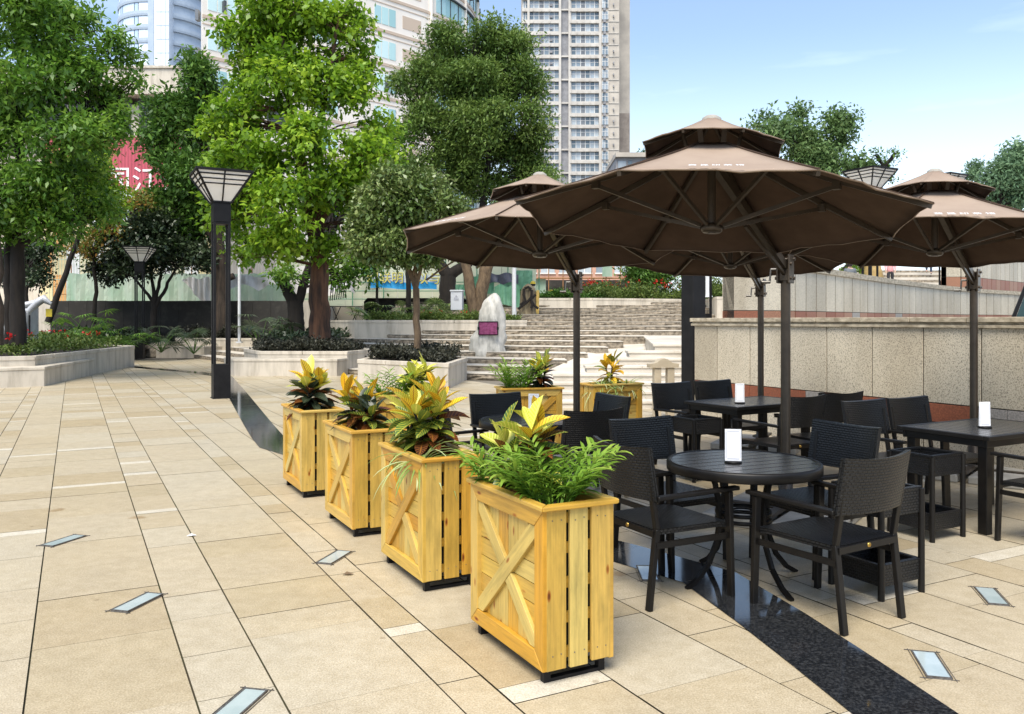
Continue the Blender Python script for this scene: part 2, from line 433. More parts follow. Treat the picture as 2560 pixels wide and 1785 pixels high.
leafmat("leaf_autumn", [(.08,.15,.02),(.12,.17,.03),(.34,.16,.04),(.12,.20,.03)], trans=.4)
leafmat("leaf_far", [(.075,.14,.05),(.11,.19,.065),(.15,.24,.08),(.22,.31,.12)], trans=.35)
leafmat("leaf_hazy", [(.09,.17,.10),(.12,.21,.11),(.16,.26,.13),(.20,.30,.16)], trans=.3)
leafmat("petal_red", [(.45,.01,.012),(.6,.03,.02),(.7,.06,.05)], trans=.3)
leafmat("leaf_palm", [(.05,.13,.012),(.10,.22,.02),(.18,.32,.035),(.30,.42,.07)], rough=.42, trans=.32)
leafmat("leaf_spider", [(.16,.26,.05),(.28,.38,.10),(.42,.50,.20),(.52,.58,.33)], rough=.42, trans=.32)
mat("bark", (.055,.038,.026), .95, var=(.018,.013,.009), scale=9, detail=8, bump=1.0, bscale=9, stretch=(1,1,.16))
mat("bark_red", (.12,.055,.028), .9, var=(.022,.012,.008), scale=6, detail=8, bump=1.0, bscale=7, stretch=(1,1,.16))
mat("bark_pale", (.17,.115,.065), .9, var=(.07,.045,.025), scale=9, detail=8, bump=.7, stretch=(1,1,.4))
mat("bark_dark", (.02,.015,.011), .95, var=(.008,.006,.005), scale=9, bump=.8, stretch=(1,1,.2))
def croton_mat(name, a0, a1, vein, vw=.10):
    m = mat(name, [a0, a1], .36, attr=True, trans=.22, spec=.5)
    ns = m.node_tree.nodes; l = m.node_tree.links.new
    b = [x for x in ns if x.type == 'BSDF_PRINCIPLED'][0]; tr = [x for x in ns if x.type == 'BSDF_TRANSLUCENT'][0]
    src = b.inputs["Base Color"].links[0].from_socket
    uv = ns.new("ShaderNodeUVMap"); sp = ns.new("ShaderNodeSeparateXYZ"); l(uv.outputs[0], sp.inputs[0])
    ab = ns.new("ShaderNodeMath"); ab.operation = 'ABSOLUTE'; l(sp.outputs[1], ab.inputs[0])
    ph = ns.new("ShaderNodeMath"); ph.operation = 'MULTIPLY_ADD'; ph.inputs[1].default_value = -.16; l(ab.outputs[0], ph.inputs[0]); l(sp.outputs[0], ph.inputs[2])
    fr = ns.new("ShaderNodeMath"); fr.operation = 'PINGPONG'; fr.inputs[1].default_value = .045; l(ph.outputs[0], fr.inputs[0])
    sc = ns.new("ShaderNodeMath"); sc.operation = 'MULTIPLY'; sc.inputs[1].default_value = 9.0; l(fr.outputs[0], sc.inputs[0])
    mn = ns.new("ShaderNodeMath"); mn.operation = 'MINIMUM'; l(sc.outputs[0], mn.inputs[0]); l(ab.outputs[0], mn.inputs[1])
    rr = ns.new("ShaderNodeValToRGB"); rr.color_ramp.elements[0].position = vw; rr.color_ramp.elements[0].color = (1,1,1,1)
    rr.color_ramp.elements[1].position = vw + .06; rr.color_ramp.elements[1].color = (0,0,0,1); l(mn.outputs[0], rr.inputs[0])
    mxn = ns.new("ShaderNodeMix"); mxn.data_type = 'RGBA'; mxn.inputs[7].default_value = (*vein, 1)
    l(rr.outputs[0], mxn.inputs[0]); l(src, mxn.inputs[6]); l(mxn.outputs[2], b.inputs["Base Color"]); l(mxn.outputs[2], tr.inputs[0])
croton_mat("croton_gold", (.78,.60,.05), (.72,.43,.02), (.34,.12,.012), .055)
croton_mat("croton_lime", (.34,.42,.03), (.60,.60,.07), (.78,.70,.16), .09)
croton_mat("croton_green", (.022,.06,.014), (.07,.14,.022), (.45,.42,.05), .06)
croton_mat("croton_maroon", (.035,.012,.008), (.12,.03,.010), (.30,.12,.02), .05)
croton_mat("croton_dusk", (.018,.032,.016), (.04,.055,.028), (.07,.085,.05), .05)
# ================================================================ SETTING
random.seed(4); rng = np.random.default_rng(4)
g = MB(); g.add([(-900,-60,0),(900,-60,0),(900,1500,0),(-900,1500,0)], [(0,1,2,3)])
struct(g.build("ground", MAT["far_ground"], loc=(0,0,-.03)))
g = MB(); cs = [UV(-4,-6), UV(-4,9.0), UV(36,9.0), UV(36,-6)]
g.add([(p.x,p.y,0) for p in cs], [(0,1,2,3)])
struct(g.build("paving_bed", MAT["earth_joint"], loc=(0,0,-.012)))
# the pavement: strips along u, each cut into slabs of uneven length
lines = [-6.2,-5.62,-5.3,-4.7,-4.5,-3.9,-3.6,-3.0,-2.78,-2.3,-1.72,-1.38,-.872,-.647,-.176,.441,.755,1.367,1.572,2.055,2.665,2.98,3.62,3.80,4.28,4.89,5.2,5.8,6.0,6.5,7.1,7.4,8.0,8.6,9.0]
g = MB()
for i in range(len(lines) - 1):
    v0, v1 = lines[i] + .004, lines[i+1] - .004
    u = -3.5 + random.random() * .8
    prev = 9
    while u < 35:
        r = random.random()
        if r < .12 and prev != 9: ln, c = random.uniform(.11,.16), .95
        else:
            ln = random.uniform(.30,.62) if v1 - v0 < .4 else random.uniform(.32,.95)
            c = random.choice((0,1,1,2,3,3,4,5,5,6,6,7,7,8)) / 10 + .05
        prev = 9 if c > .9 else 0
        gap = .0018
        ps = [UV(u+gap,v0), UV(u+gap,v1), UV(u+ln-gap,v1), UV(u+ln-gap,v0)]
        hh = random.uniform(-.0012,.0012)
        g.add([(p.x,p.y,hh) for p in ps], [(0,1,2,3)], c, [[(p.x,p.y) for p in ps]])
        u += ln
struct(g.build("paving", MAT["paving_stone"]))
# inlaid band of polished black stone
cl = [(-15.5,29.0),(-12.6,27.6),(-9.3,24.6),(-7.95,22.9),(-5.86,17.65),(-3.76,12.3),(-3.22,10.95),(-2.9,10.2),(-2.38,9.55),(-.9,7.62),(.3,6.0),(.72,5.55),(1.19,4.99),(1.35,4.32),(1.46,3.75),(1.545,3.27),(1.66,2.6),(1.8,1.8)]
def offset(line, d):
    r = []
    for i, p in enumerate(line):
        a = Vector(line[max(0,i-1)]); b = Vector(line[min(len(line)-1,i+1)])
        t = (b - a).normalized(); r.append((p[0] - t.y*d, p[1] + t.x*d))
    return r
g = MB(); lo, hi = offset(cl, -.205), offset(cl, .205)
for i in range(len(cl) - 1):
    n = max(1, round((Vector(cl[i+1]) - Vector(cl[i])).length / 1.3))
    for k in range(n):
        q = []
        for a, t in ((lo, k/n), (lo, (k+1)/n - .003), (hi, (k+1)/n - .003), (hi, k/n)):
            q.append((a[i][0]+(a[i+1][0]-a[i][0])*t, a[i][1]+(a[i+1][1]-a[i][1])*t, 0.005))
        g.add(q, [(0,1,2,3)])
o = g.build("stone_band", MAT["black_granite"]); struct(o, "band of polished black stone curving across the pavement")
# glass lights let into the pavement
def floor_light(x, y, wd, ln, ang, label):
    t = thing("floor_light", label, "ground light", (x, y, 0), -ang, "glass lights set in the pavement")
    f = MB()
    for sx_ in (-1, 1): f.box(sx_*(wd/2+.0035)-.0035, sx_*(wd/2+.0035)+.0035, -ln/2-.007, ln/2+.007, .001, .008)
    for sy in (-1, 1): f.box(-wd/2, wd/2, sy*(ln/2+.0035)-.0035, sy*(ln/2+.0035)+.0035, .001, .0078)
    for sx_ in (-1, 1):                             # saw cuts running past the corners
        f.box(sx_*(wd/2+.017)-.0012, sx_*(wd/2+.017)+.0012, -ln/2-.035, ln/2+.03, .001, .004)
        f.box(-wd/2-.035, wd/2+.03, sx_*(ln/2+.017)-.0012, sx_*(ln/2+.017)+.0012, .001, .0042)
    f.build("frame", MAT["steel_frame"], t)
    p = MB(); p.box(-wd/2, wd/2, -ln/2, ln/2, .0005, .0055); p.build("pane", MAT["glass_pane"], t)
for x, y, a, lb in ((-3.15,5.83,.30,"narrow glass ground light in the pavement farthest to the left"),
    (-2.055,4.555,.24,"glass ground light with dark frame left of the planters, second in the row"),
    (-1.10,3.33,.20,"glass ground light cut off by the bottom edge of the picture"),
    (-1.16,5.42,.26,"glass ground light beside the second wooden planter"),
    (.83,5.08,.03,"small square-looking glass ground light by the front round table's left chair"),
    (2.69,4.655,.27,"glass ground light right of the rattan stand in front"),
    (1.885,3.73,.24,"bright glass ground light beside the black stone band at bottom right")):
    floor_light(x, y, .092, .28, a, lb)

# ---------------------------------------------------------------- raised beds, steps, walls
def inset(poly, d):
    n = len(poly); ar = sum(poly[i][0]*poly[(i+1)%n][1]-poly[(i+1)%n][0]*poly[i][1] for i in range(n))
    if ar < 0: poly = poly[::-1]
    r = []
    for i in range(n):
        a, b, c = Vector(poly[i-1]), Vector(poly[i]), Vector(poly[(i+1)%n])
        e1, e2 = (b-a).normalized(), (c-b).normalized()
        n1, n2 = Vector((-e1.y,e1.x)), Vector((-e2.y,e2.x))
        m = (n1+n2); m = m / max(.3, m.length_squared) * 2
        r.append(tuple(b + m*d*.5*1.0))
    return r
def bed(name, label, poly, h, z0=0.0, ledge=None, lh=0.0, mt="concrete_light", cop=.1):
    t = thing(name, label, "planter bed", (0,0,0))
    n = len(poly); ar = sum(poly[i][0]*poly[(i+1)%n][1]-poly[(i+1)%n][0]*poly[i][1] for i in range(n))
    if ar < 0: poly = poly[::-1]
    wl = MB(); inn = inset(poly, .24)
    wl.prism(poly, z0-.02, h-cop, top=False)
    wl.build("wall", MAT[mt], t)
    cp = MB(); ou = inset(poly, -.035); n = len(poly)
    for i in range(n):
        j = (i+1) % n
        L2 = (Vector(poly[j])-Vector(poly[i])).length; k = max(1, round(L2/1.1))
        for s in range(k):
            a, b = s/k+.002, (s+1)/k-.002
            f = lambda P, t_: (P[i][0]+(P[j][0]-P[i][0])*t_, P[i][1]+(P[j][1]-P[i][1])*t_)
            cp.prism([f(ou,a),f(ou,b),f(inn,b),f(inn,a)], h-cop, h, c=random.random(), bottom=True)
    cp.build("coping", MAT[mt], t, bevel=.008)
    s = MB(); s.prism(inn, z0, h-.03); s.build("soil", MAT["soil"], t)
    if ledge:
        s = MB(); n2 = len(ledge)
        s.prism(ledge, z0-.02, lh-.07); s.prism(inset(ledge,-.03), lh-.07, lh, bottom=True)
        s.build("seat_ledge", MAT[mt], t, bevel=.008)
    return t, inn
BED_L = [(-26,10.5),(-14.6,17.6),(-11.45,19.9),(-12.75,28.0),(-15.2,29.6),(-24,31),(-34,30),(-34,14)]
bed("flower_bed", "long raised concrete flower bed with a seat ledge at the left", BED_L, .70, 0,
    [(-24.5,11.2),(-14.4,17.0),(-11.0,19.5),(-12.0,23.8),(-12.4,23.9),(-11.55,20.1),(-14.7,17.75),(-24.6,11.6)], .46)
BED_T = [(-7.35,24.0),(-4.75,23.9),(-4.35,25.6),(-5.2,28.2),(-7.6,28.2),(-8.4,26)]
bed("tree_planter", "low stepped concrete planter around the bright green tree with a peeling trunk", BED_T, .66, 0,
    [(-7.75,23.1),(-4.88,23.1),(-4.72,23.85),(-7.4,23.95),(-8.2,24.6),(-8.4,24.2)], .47)
BED_R = [(-3.85,20.7),(-1.44,18.75),(-1.18,21.7),(-1.9,24),(-3.6,23.9)]
bed("tree_planter", "angular pale concrete planter under the small round-crowned tree", BED_R, .58)
BED_B = [(-14.4,35.5),(-11.6,34.8),(-9.2,35.6),(-9.2,36.9),(-14.4,36.9)]
bed("tree_planter", "low concrete planter with a bench block behind the tall lamp", BED_B, .80, 0,
    [(-14.9,34.7),(-12.7,34.2),(-12.2,35.0),(-14.5,35.7)], .47)
BED_U = [(-5.75,30.4),(-.9,30.2),(.55,31.2),(.6,33.4),(-.6,36.6),(-9,37.0),(-6.4,32.6)]
bed("upper_bed", "raised concrete bed with a clipped hedge behind the white boulder", BED_U, 1.56, .3)
BED_V = [(-.4,37.2),(3.6,37.0),(7.5,38.6),(10.5,40.6),(11,45),(-2,45)]
bed("upper_bed", "upper concrete bed with red flowers at the top of the steps", BED_V, 2.55, 1.4)
bed("upper_bed", "pale concrete bed with a trimmed hedge beside the granite wall", [(8.2,33.2),(13,33.2),(14,38),(8.8,38)], 2.50, 1.4)
# rough stone terraces of the amphitheatre: each a slab with a long uneven front edge
prof = [(-16,17.5),(-13.3,12.6),(-10,7.8),(-6.5,3.7),(-4,1.4),(-1.2,.1),(1.5,-1.0),(4.0,-1.9),(6.5,-2.0)]
ends = {1:.35,2:.95,3:1.53,4:2.19,5:2.88,6:3.46,7:4.4}
st = thing("amphitheatre_steps", "wide terraces of pale treads with rough dark stone risers, curving up behind the tables", "steps")
for n in range(1, 18):
    Yn = 21.9 + 1.09 * (n - 1); z0, z1 = .15 * (n - 1), .15 * n
    xe = ends.get(n, 13.0 if n < 14 else 12.0)
    xs_ = {1:-16,2:-14,3:-12,4:-10,5:-8.6,6:-6.6}.get(n, -5.6); pts = []
    for i in range(len(prof)-1):
        for k in range(6):
            t = k/6; x = prof[i][0]*(1-t)+prof[i+1][0]*t
            if xs_ <= x <= xe: pts.append((x, Yn + (prof[i][1]*(1-t)+prof[i+1][1]*t) * (1.0 if n < 8 else max(.05, 1-.28*(n-7)))))
    yl = pts[-1][1]
    pts.append((xe, yl - (.0 if n < 8 else .0)))
    if n == 7: pts += [(4.55, 27.2)]
    back = [(pts[-1][0], 46 + n*.2), (-17, 52 + n*.2)]
    tr = MB()
    # riser: jittered rock face under a thin tread lip
    fr = []
    for i in range(len(pts)-1):
        a, b = Vector(pts[i]), Vector(pts[i+1]); k = max(1, int((b-a).length/.22))
        for j in range(k): fr.append(a+(b-a)*(j/k))
    fr.append(Vector(pts[-1]))
    ri = MB(); vs = []; rows = 4
    for rr in range(rows):
        for p in fr:
            jx = 0 if rr in (0, rows-1) else random.uniform(-.012,.045)
            zb = -.05 if p.x > ends.get(n-1, 99) - .4 else z0 - .02; vs.append((p.x, p.y - jx + .01, zb + (z1-.012 - zb) * rr/(rows-1)))
    m = len(fr)
    ri.add(vs, [(r_*m+i, r_*m+i+1, (r_+1)*m+i+1, (r_+1)*m+i) for r_ in range(rows-1) for i in range(m-1)], .5)
    nxt = 1.09 + 3.2
    tb = [(p[0], p[1]+nxt if n < 17 else p[1]+9) for p in pts]
    k2 = len(pts); tv = [(p[0],p[1]-.015,z1-.014) for p in pts] + [(p[0],p[1]-.015,z1) for p in pts] + [(p[0],p[1],z1) for p in tb]
    tr.add(tv, [(i,i+1,k2+i+1,k2+i) for i in range(k2-1)] + [(k2+i,k2+i+1,2*k2+i+1,2*k2+i) for i in range(k2-1)])
    for (ex, ey), sg in ((pts[-1], 1), (pts[0], -1)):
        ri.add([(ex,ey,-.02),(ex,ey+4.2,-.02),(ex,ey+4.2,z1-.002),(ex,ey,z1-.002)], [(0,1,2,3) if sg > 0 else (3,2,1,0)])
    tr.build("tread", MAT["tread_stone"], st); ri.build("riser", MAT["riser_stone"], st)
# flight of smooth pale steps at the right and the platform it climbs to
fl = thing("stone_stair", "short flight of smooth pale stone steps beside the black column", "steps")
xl = [.78,.74,.72,.78,1.45,2.15,2.42,3.02]
for k in range(8):
    y0 = 14.6 + .45*k; z1 = .13*(k+1)
    s = MB()
    if k < 7:
        for q in range(6):
            xa, xb = xl[k]+(8.2-xl[k])*q/6+.002, xl[k]+(8.2-xl[k])*(q+1)/6-.002
            s.box(xa, xb, y0, y0+.47, z1-.05, z1, random.random())
        s.box(xl[k]+.03, 8.2, y0+.025, y0+.47, z1-.135, z1-.05)
    else:
        s.prism([(3.02,17.75),(9.5,17.75),(9.5,30),(4.75,30),(4.5,28.6)], z1-.05, z1, bottom=True)
        s.prism([(3.06,17.78),(9.5,17.78),(9.5,29.9),(4.8,29.9),(4.55,28.6)], -.02, z1-.05)
    s.build("step", MAT["tread_stone"], fl, bevel=.006)
g = MB(); g.add([(.15,20.2,.006),(3.03,17.9,.006),(4.6,28.9,1.03),(3.9,28.6,1.03)], [(0,1,2,3)])
struct(g.build("ramp", MAT["tread_stone"]), "pale sloping path between the terraces and the stair")
# upper terraces behind
g = MB(); g.prism([(-60,39.5),(-9.5,39.5),(-9.5,44.5),(11.5,44.5),(11.5,36.5),(60,34),(60,75),(-60,75)], 0, 2.48)
struct(g.build("upper_terrace", MAT["concrete_light"]))
g = MB(); g.add([(-9.1,30.2,.62),(-6.4,29.7,.68),(-5.9,30.6,.8),(-6.3,33,.8),(-9,37.2,.8),(-9.1,37.2,.8),(-21,37.2,.5),(-18,31.2,.3),(-15.3,30.4,.3),(-15.25,37.2,.4)], [(0,1,2,3,4,5),(6,7,8,9)])
struct(g.build("planting_soil", MAT["soil"]))
# low granite wall along v = 8.3
lw = thing("granite_wall", "low wall clad in speckled granite with a red band behind the tables", "wall")
pn, rd, cpn, jt = MB(), MB(), MB(), MB()
V0, PW = 8.30, .664
def wall_box(mb, u0, u1, va, vb, z0, z1, c=.5):
    ps = [UV(u0,va), UV(u1,va), UV(u1,vb), UV(u0,vb)]
    mb.prism([(p.x,p.y) for p in ps], z0, z1, c, bottom=True)
u = 1.3 + .03
ws = 1.0
while u < 9.75:
    u1 = min(u+PW, 9.8)
    wall_box(pn, u+.006, u1-.006, V0, V0+.3, .655, 1.47, random.random())
    wall_box(pn, u+.006, u1-.006, V0, V0+.3, 0, .436, random.random())
    u = u1
u = 1.0
while u < 9.75:
    ln = random.choice((1.0,.75,.30,1.2)); u1 = min(u+ln, 9.8)
    wall_box(rd, u+.003, u1-.003, V0+.002, V0+.3, .446, .645, .95 if ln == .30 else random.choice((.05,.25,.65)))
    u = u1
wall_box(jt, .9, 9.79, V0+.012, V0+.29, .01, 1.46)
u = .8
while u < 9.75:
    u1 = min(u+PW*1.0, 9.85)
    wall_box(cpn, u+.004, u1-.004, V0-.05, V0+.34, 1.53, 1.585, random.random())
    u = u1
wall_box(cpn, .8, 9.83, V0-.015, V0+.33, 1.505, 1.531); wall_box(cpn, .8, 9.84, V0-.035, V0+.32, 1.47, 1.504)
for nm, mb, mm_ in (("panel", pn, "granite_cladding"), ("red_band", rd, "red_granite"), ("coping", cpn, "coping_stone"), ("joint", jt, "joint_black")):
    mb.build(nm, MAT[mm_], lw, bevel=.004 if nm != "joint" else 0)
g = MB(); ps = [UV(.5,8.6),UV(9.75,8.6),UV(9.75,9.4),UV(.5,30)]
g.prism([(p.x,p.y) for p in ps], 0, 1.50); struct(g.build("raised_ground", MAT["concrete_light"]))
# upper granite walls: a path in plan, top height along it
def clad_wall(name, label, path, tops, zb, zr, pw, th=.35):
    t = thing(name, label, "wall")
    a, b, c_, j = MB(), MB(), MB(), MB()
    tot = [0]
    for i in range(len(path)-1): tot.append(tot[-1]+(Vector(path[i+1])-Vector(path[i])).length)
    def at(s):
        i = max(k for k in range(len(path)-1) if tot[k] <= s+1e-6); q = (s-tot[i])/(tot[i+1]-tot[i])
        p = Vector(path[i])+(Vector(path[i+1])-Vector(path[i]))*q; tt = (Vector(path[i+1])-Vector(path[i])).normalized()
        return p, Vector((tt.y,-tt.x)), tops[i]+(tops[i+1]-tops[i])*q
    n = round(tot[-1]/pw)
    for k in range(n):
        s0, s1 = tot[-1]*k/n, tot[-1]*(k+1)/n - 1e-4
        (p, n1, t0), (q, n2, t1) = at(s0+1e-3), at(s1)
        e = (q-p).normalized()*.014
        def pr(mb, za, zc, zd, off, dep, cc):
            vs = []
            for P, nn, zt in ((p+e, n1, zc), (q-e, n1, zd)):
                for o_ in (off, -dep):
                    vs += [(P.x+nn.x*o_, P.y+nn.y*o_, za), (P.x+nn.x*o_, P.y+nn.y*o_, zt)]
            mb.add(vs, [(0,4,5,1),(2,3,7,6),(1,5,7,3),(0,1,3,2),(4,6,7,5),(0,2,6,4)], cc)
        pr(a, zr, t0-.12, t1-.12, 0, th, random.random())
        pr(b, zb, zr-.012, zr-.012, .001, th, random.choice((.05,.25,.45,.45,.65,.95) if k % 3 == 0 else (.25,.45,.45)))
        pr(c_, t0-.12, t0, t1, .05, th+.05, random.random()) if abs(t0-t1) < 1e-4 else c_.add(
            [(P.x+nn.x*o_, P.y+nn.y*o_, z) for P, nn, zt in ((p,n1,t0),(q,n1,t1)) for o_ in (.05,-th-.05) for z in (zt-.12,zt)],
            [(0,4,5,1),(2,3,7,6),(1,5,7,3),(0,1,3,2),(4,6,7,5),(0,2,6,4)], random.random())
        pr(j, zb-.3, t0-.13, t1-.13, -.004, th-.02, .5)
    a.build("panel", MAT["granite_cladding"], t); b.build("red_band", MAT["red_granite"], t)
    c_.build("coping", MAT["coping_stone"], t); j.build("joint", MAT["joint_black"], t)
clad_wall("granite_wall", "curved granite wall on the upper level, falling away to the right", 
    [(4.06,15.2),(4.92,15.55),(5.35,15.95),(7.1,18.1),(9.6,21.2),(12.6,24.6),(15.5,27.4),(20,31)], [2.66,2.66,2.66,2.64,2.62,2.60,2.58,2.56], 1.45, 1.74, .60)
clad_wall("granite_wall", "tall granite wall with a red band at the far right, behind the right umbrella",
    [(14.6,27.9),(15.45,27.9),(17.2,29.6),(21,33.2),(27,38)], [4.3,4.3,4.2,3.9,3.8], 2.60, 3.02, .5)
g = MB(); g.box(14.7,15.4,28.0,34,1.4,2.6); g.prism([(15.5,28.1),(17.2,29.8),(27,38.2),(27,40),(14.7,40)],1.4,2.595)
tag(g.build("wall_footing", MAT["granite_cladding"]), "plain granite base under the tall wall at the far right", "wall")
# stairs of the upper level where the people walk
us = thing("upper_stair", "rough stone stair on the upper level behind the granite wall", "steps")
for k in range(12):
    s = MB(); s.box(9.5+k*.55, 30, 37+k*.65, 48, 2.3+k*.16, 2.46+k*.16); s.build("step", MAT["riser_stone" if k % 2 else "tread_stone"], us)
# black steel column
t = thing("steel_column", "thick square black steel column at the left end of the granite wall", "column", (2.93,13.4,0), YAW_U)
s = MB(); s.box(-.15,.15,-.13,.13,0,3.1); s.build("shaft", MAT["lamp_black"], t, bevel=.01)
s = MB(); s.box(-.2,.2,-.18,.18,0,.03)
for a in (-.17,.17):
    for b_ in (-.15,.15): s.lathe([(.0,.05),(.015,.05),(.015,.03)], 6, (a,b_,0))
s.build("base_plate", MAT["lamp_black"], t)
# dark retaining wall and low dark slab at the back
rw = MB()
for k in range(13): rw.box(-20.6+k*.82, -19.79+k*.82, 37.0, 37.6, 0, 2.42+ (k%3)*.004, random.random())
tag(rw.build("retaining_wall", mat("dark_stone", (.022,.020,.017), .85, var=(.055,.05,.042), scale=3, detail=8, bump=.5, p0=.5, p1=.8)), "dark weathered retaining wall behind the palms at left", "wall")
rw = MB(); rw.prism([(-6.75,0),(-6.75,2.0),(-6.6,2.15),(-2.2,2.15),(-2.0,2.0),(-2.0,0)], 37.8, 38.4)
rw.v = [(x, z, y) for x, y, z in rw.v]; rw.f = [f[::-1] for f in rw.f]
o = rw.build("memorial_slab", MAT["dark_stone"]); o.location = (0,0,.42); tag(o, "dark stone slab with rounded corners below the blue banner", "stone slab")
# ================================================================ BUILDINGS
random.seed(9)
mat("tower_cream", (.50,.45,.38), .8, var=(.35,.315,.27), scale=.25, detail=6)
mat("tower_white", (.54,.51,.46), .8, var=(.42,.39,.35), scale=.4, detail=6)
mat("tower_brown", (.20,.165,.14), .8, var=(.30,.26,.22), scale=.5)
mat("tower_grey", (.17,.17,.18), .7, var=(.26,.26,.27), scale=.6)
mat("window_glass", [(.10,.14,.17),(.19,.24,.28),(.30,.35,.39),(.15,.16,.17),(.40,.45,.48)], .12, attr='step', var=.75, scale=.8, spec=.7)
mat("window_frame", (.62,.61,.58), .6)
mat("hotel_wall", (.78,.73,.66), .7, var=(.70,.65,.58), scale=.3, detail=6)
mat("hotel_trim", (.50,.40,.31), .7)
mat("teal_glass", [(.30,.50,.51),(.42,.62,.62),(.55,.72,.72),(.36,.56,.58)], .1, attr='step', spec=.7)
mat("dark_gap", (.05,.055,.06), .5)
mat("blue_spandrel", (.40,.47,.55), .4, var=(.34,.41,.50), scale=.5)
mat("blue_glass", [(.55,.66,.80),(.66,.76,.88),(.42,.54,.68),(.72,.80,.9)], .12, attr='step', spec=.6)
mat("louvre_grey", (.12,.13,.14), .6)
mat("red_board", (.52,.085,.115), .55, var=(.42,.06,.09), scale=.6)
def _stripe(ns, l, b):
    src = b.inputs["Base Color"].links[0].from_socket
    t = ns.new("ShaderNodeTexCoord"); w_ = ns.new("ShaderNodeTexWave"); w_.inputs["Scale"].default_value = 1.6
    r = ns.new("ShaderNodeValToRGB"); r.color_ramp.elements[0].color = (.7,.7,.7,1)
    m1 = ns.new("ShaderNodeMix"); m1.data_type = 'RGBA'; m1.blend_type = 'MULTIPLY'; m1.inputs[0].default_value = 1
    l(t.outputs["Object"], w_.inputs["Vector"]); l(w_.outputs["Fac"], r.inputs[0]); l(src, m1.inputs[6]); l(r.outputs[0], m1.inputs[7]); l(m1.outputs[2], b.inputs["Base Color"])
layer("red_board", _stripe)
mat("letter_white", (.75,.72,.70), .6)
mat("mesh_green", (.30,.44,.33), .8, var=(.48,.56,.47), scale=.9, stretch=(1,1,.4), detail=6, trans=.4)
mat("mesh_deep", (.10,.27,.16), .8, var=(.18,.38,.25), scale=1.5, trans=.3)
mat("board_pale", (.56,.56,.42), .7, var=(.46,.50,.38), scale=.6)
mat("board_print", [(.62,.52,.30),(.70,.70,.72),(.62,.33,.12),(.66,.60,.42),(.58,.62,.66)], .6, attr='step', var=.8, scale=.7)
mat("pipe_rust", (.30,.15,.06), .7, metal=.3)
mat("tarp_silver", (.42,.42,.43), .35, metal=.25, var=(.62,.62,.63), scale=2.2, bump=.5, bscale=4)
mat("tarp_white", (.82,.79,.74), .6, var=(.70,.67,.62), scale=1.6, bump=.25, bscale=3)
mat("tarp_dark", (.03,.03,.045), .5, var=(.10,.10,.13), scale=1.5, bump=.5, bscale=3)
mat("pink_brick", (.50,.30,.22), .8, var=(.44,.25,.18), scale=2)
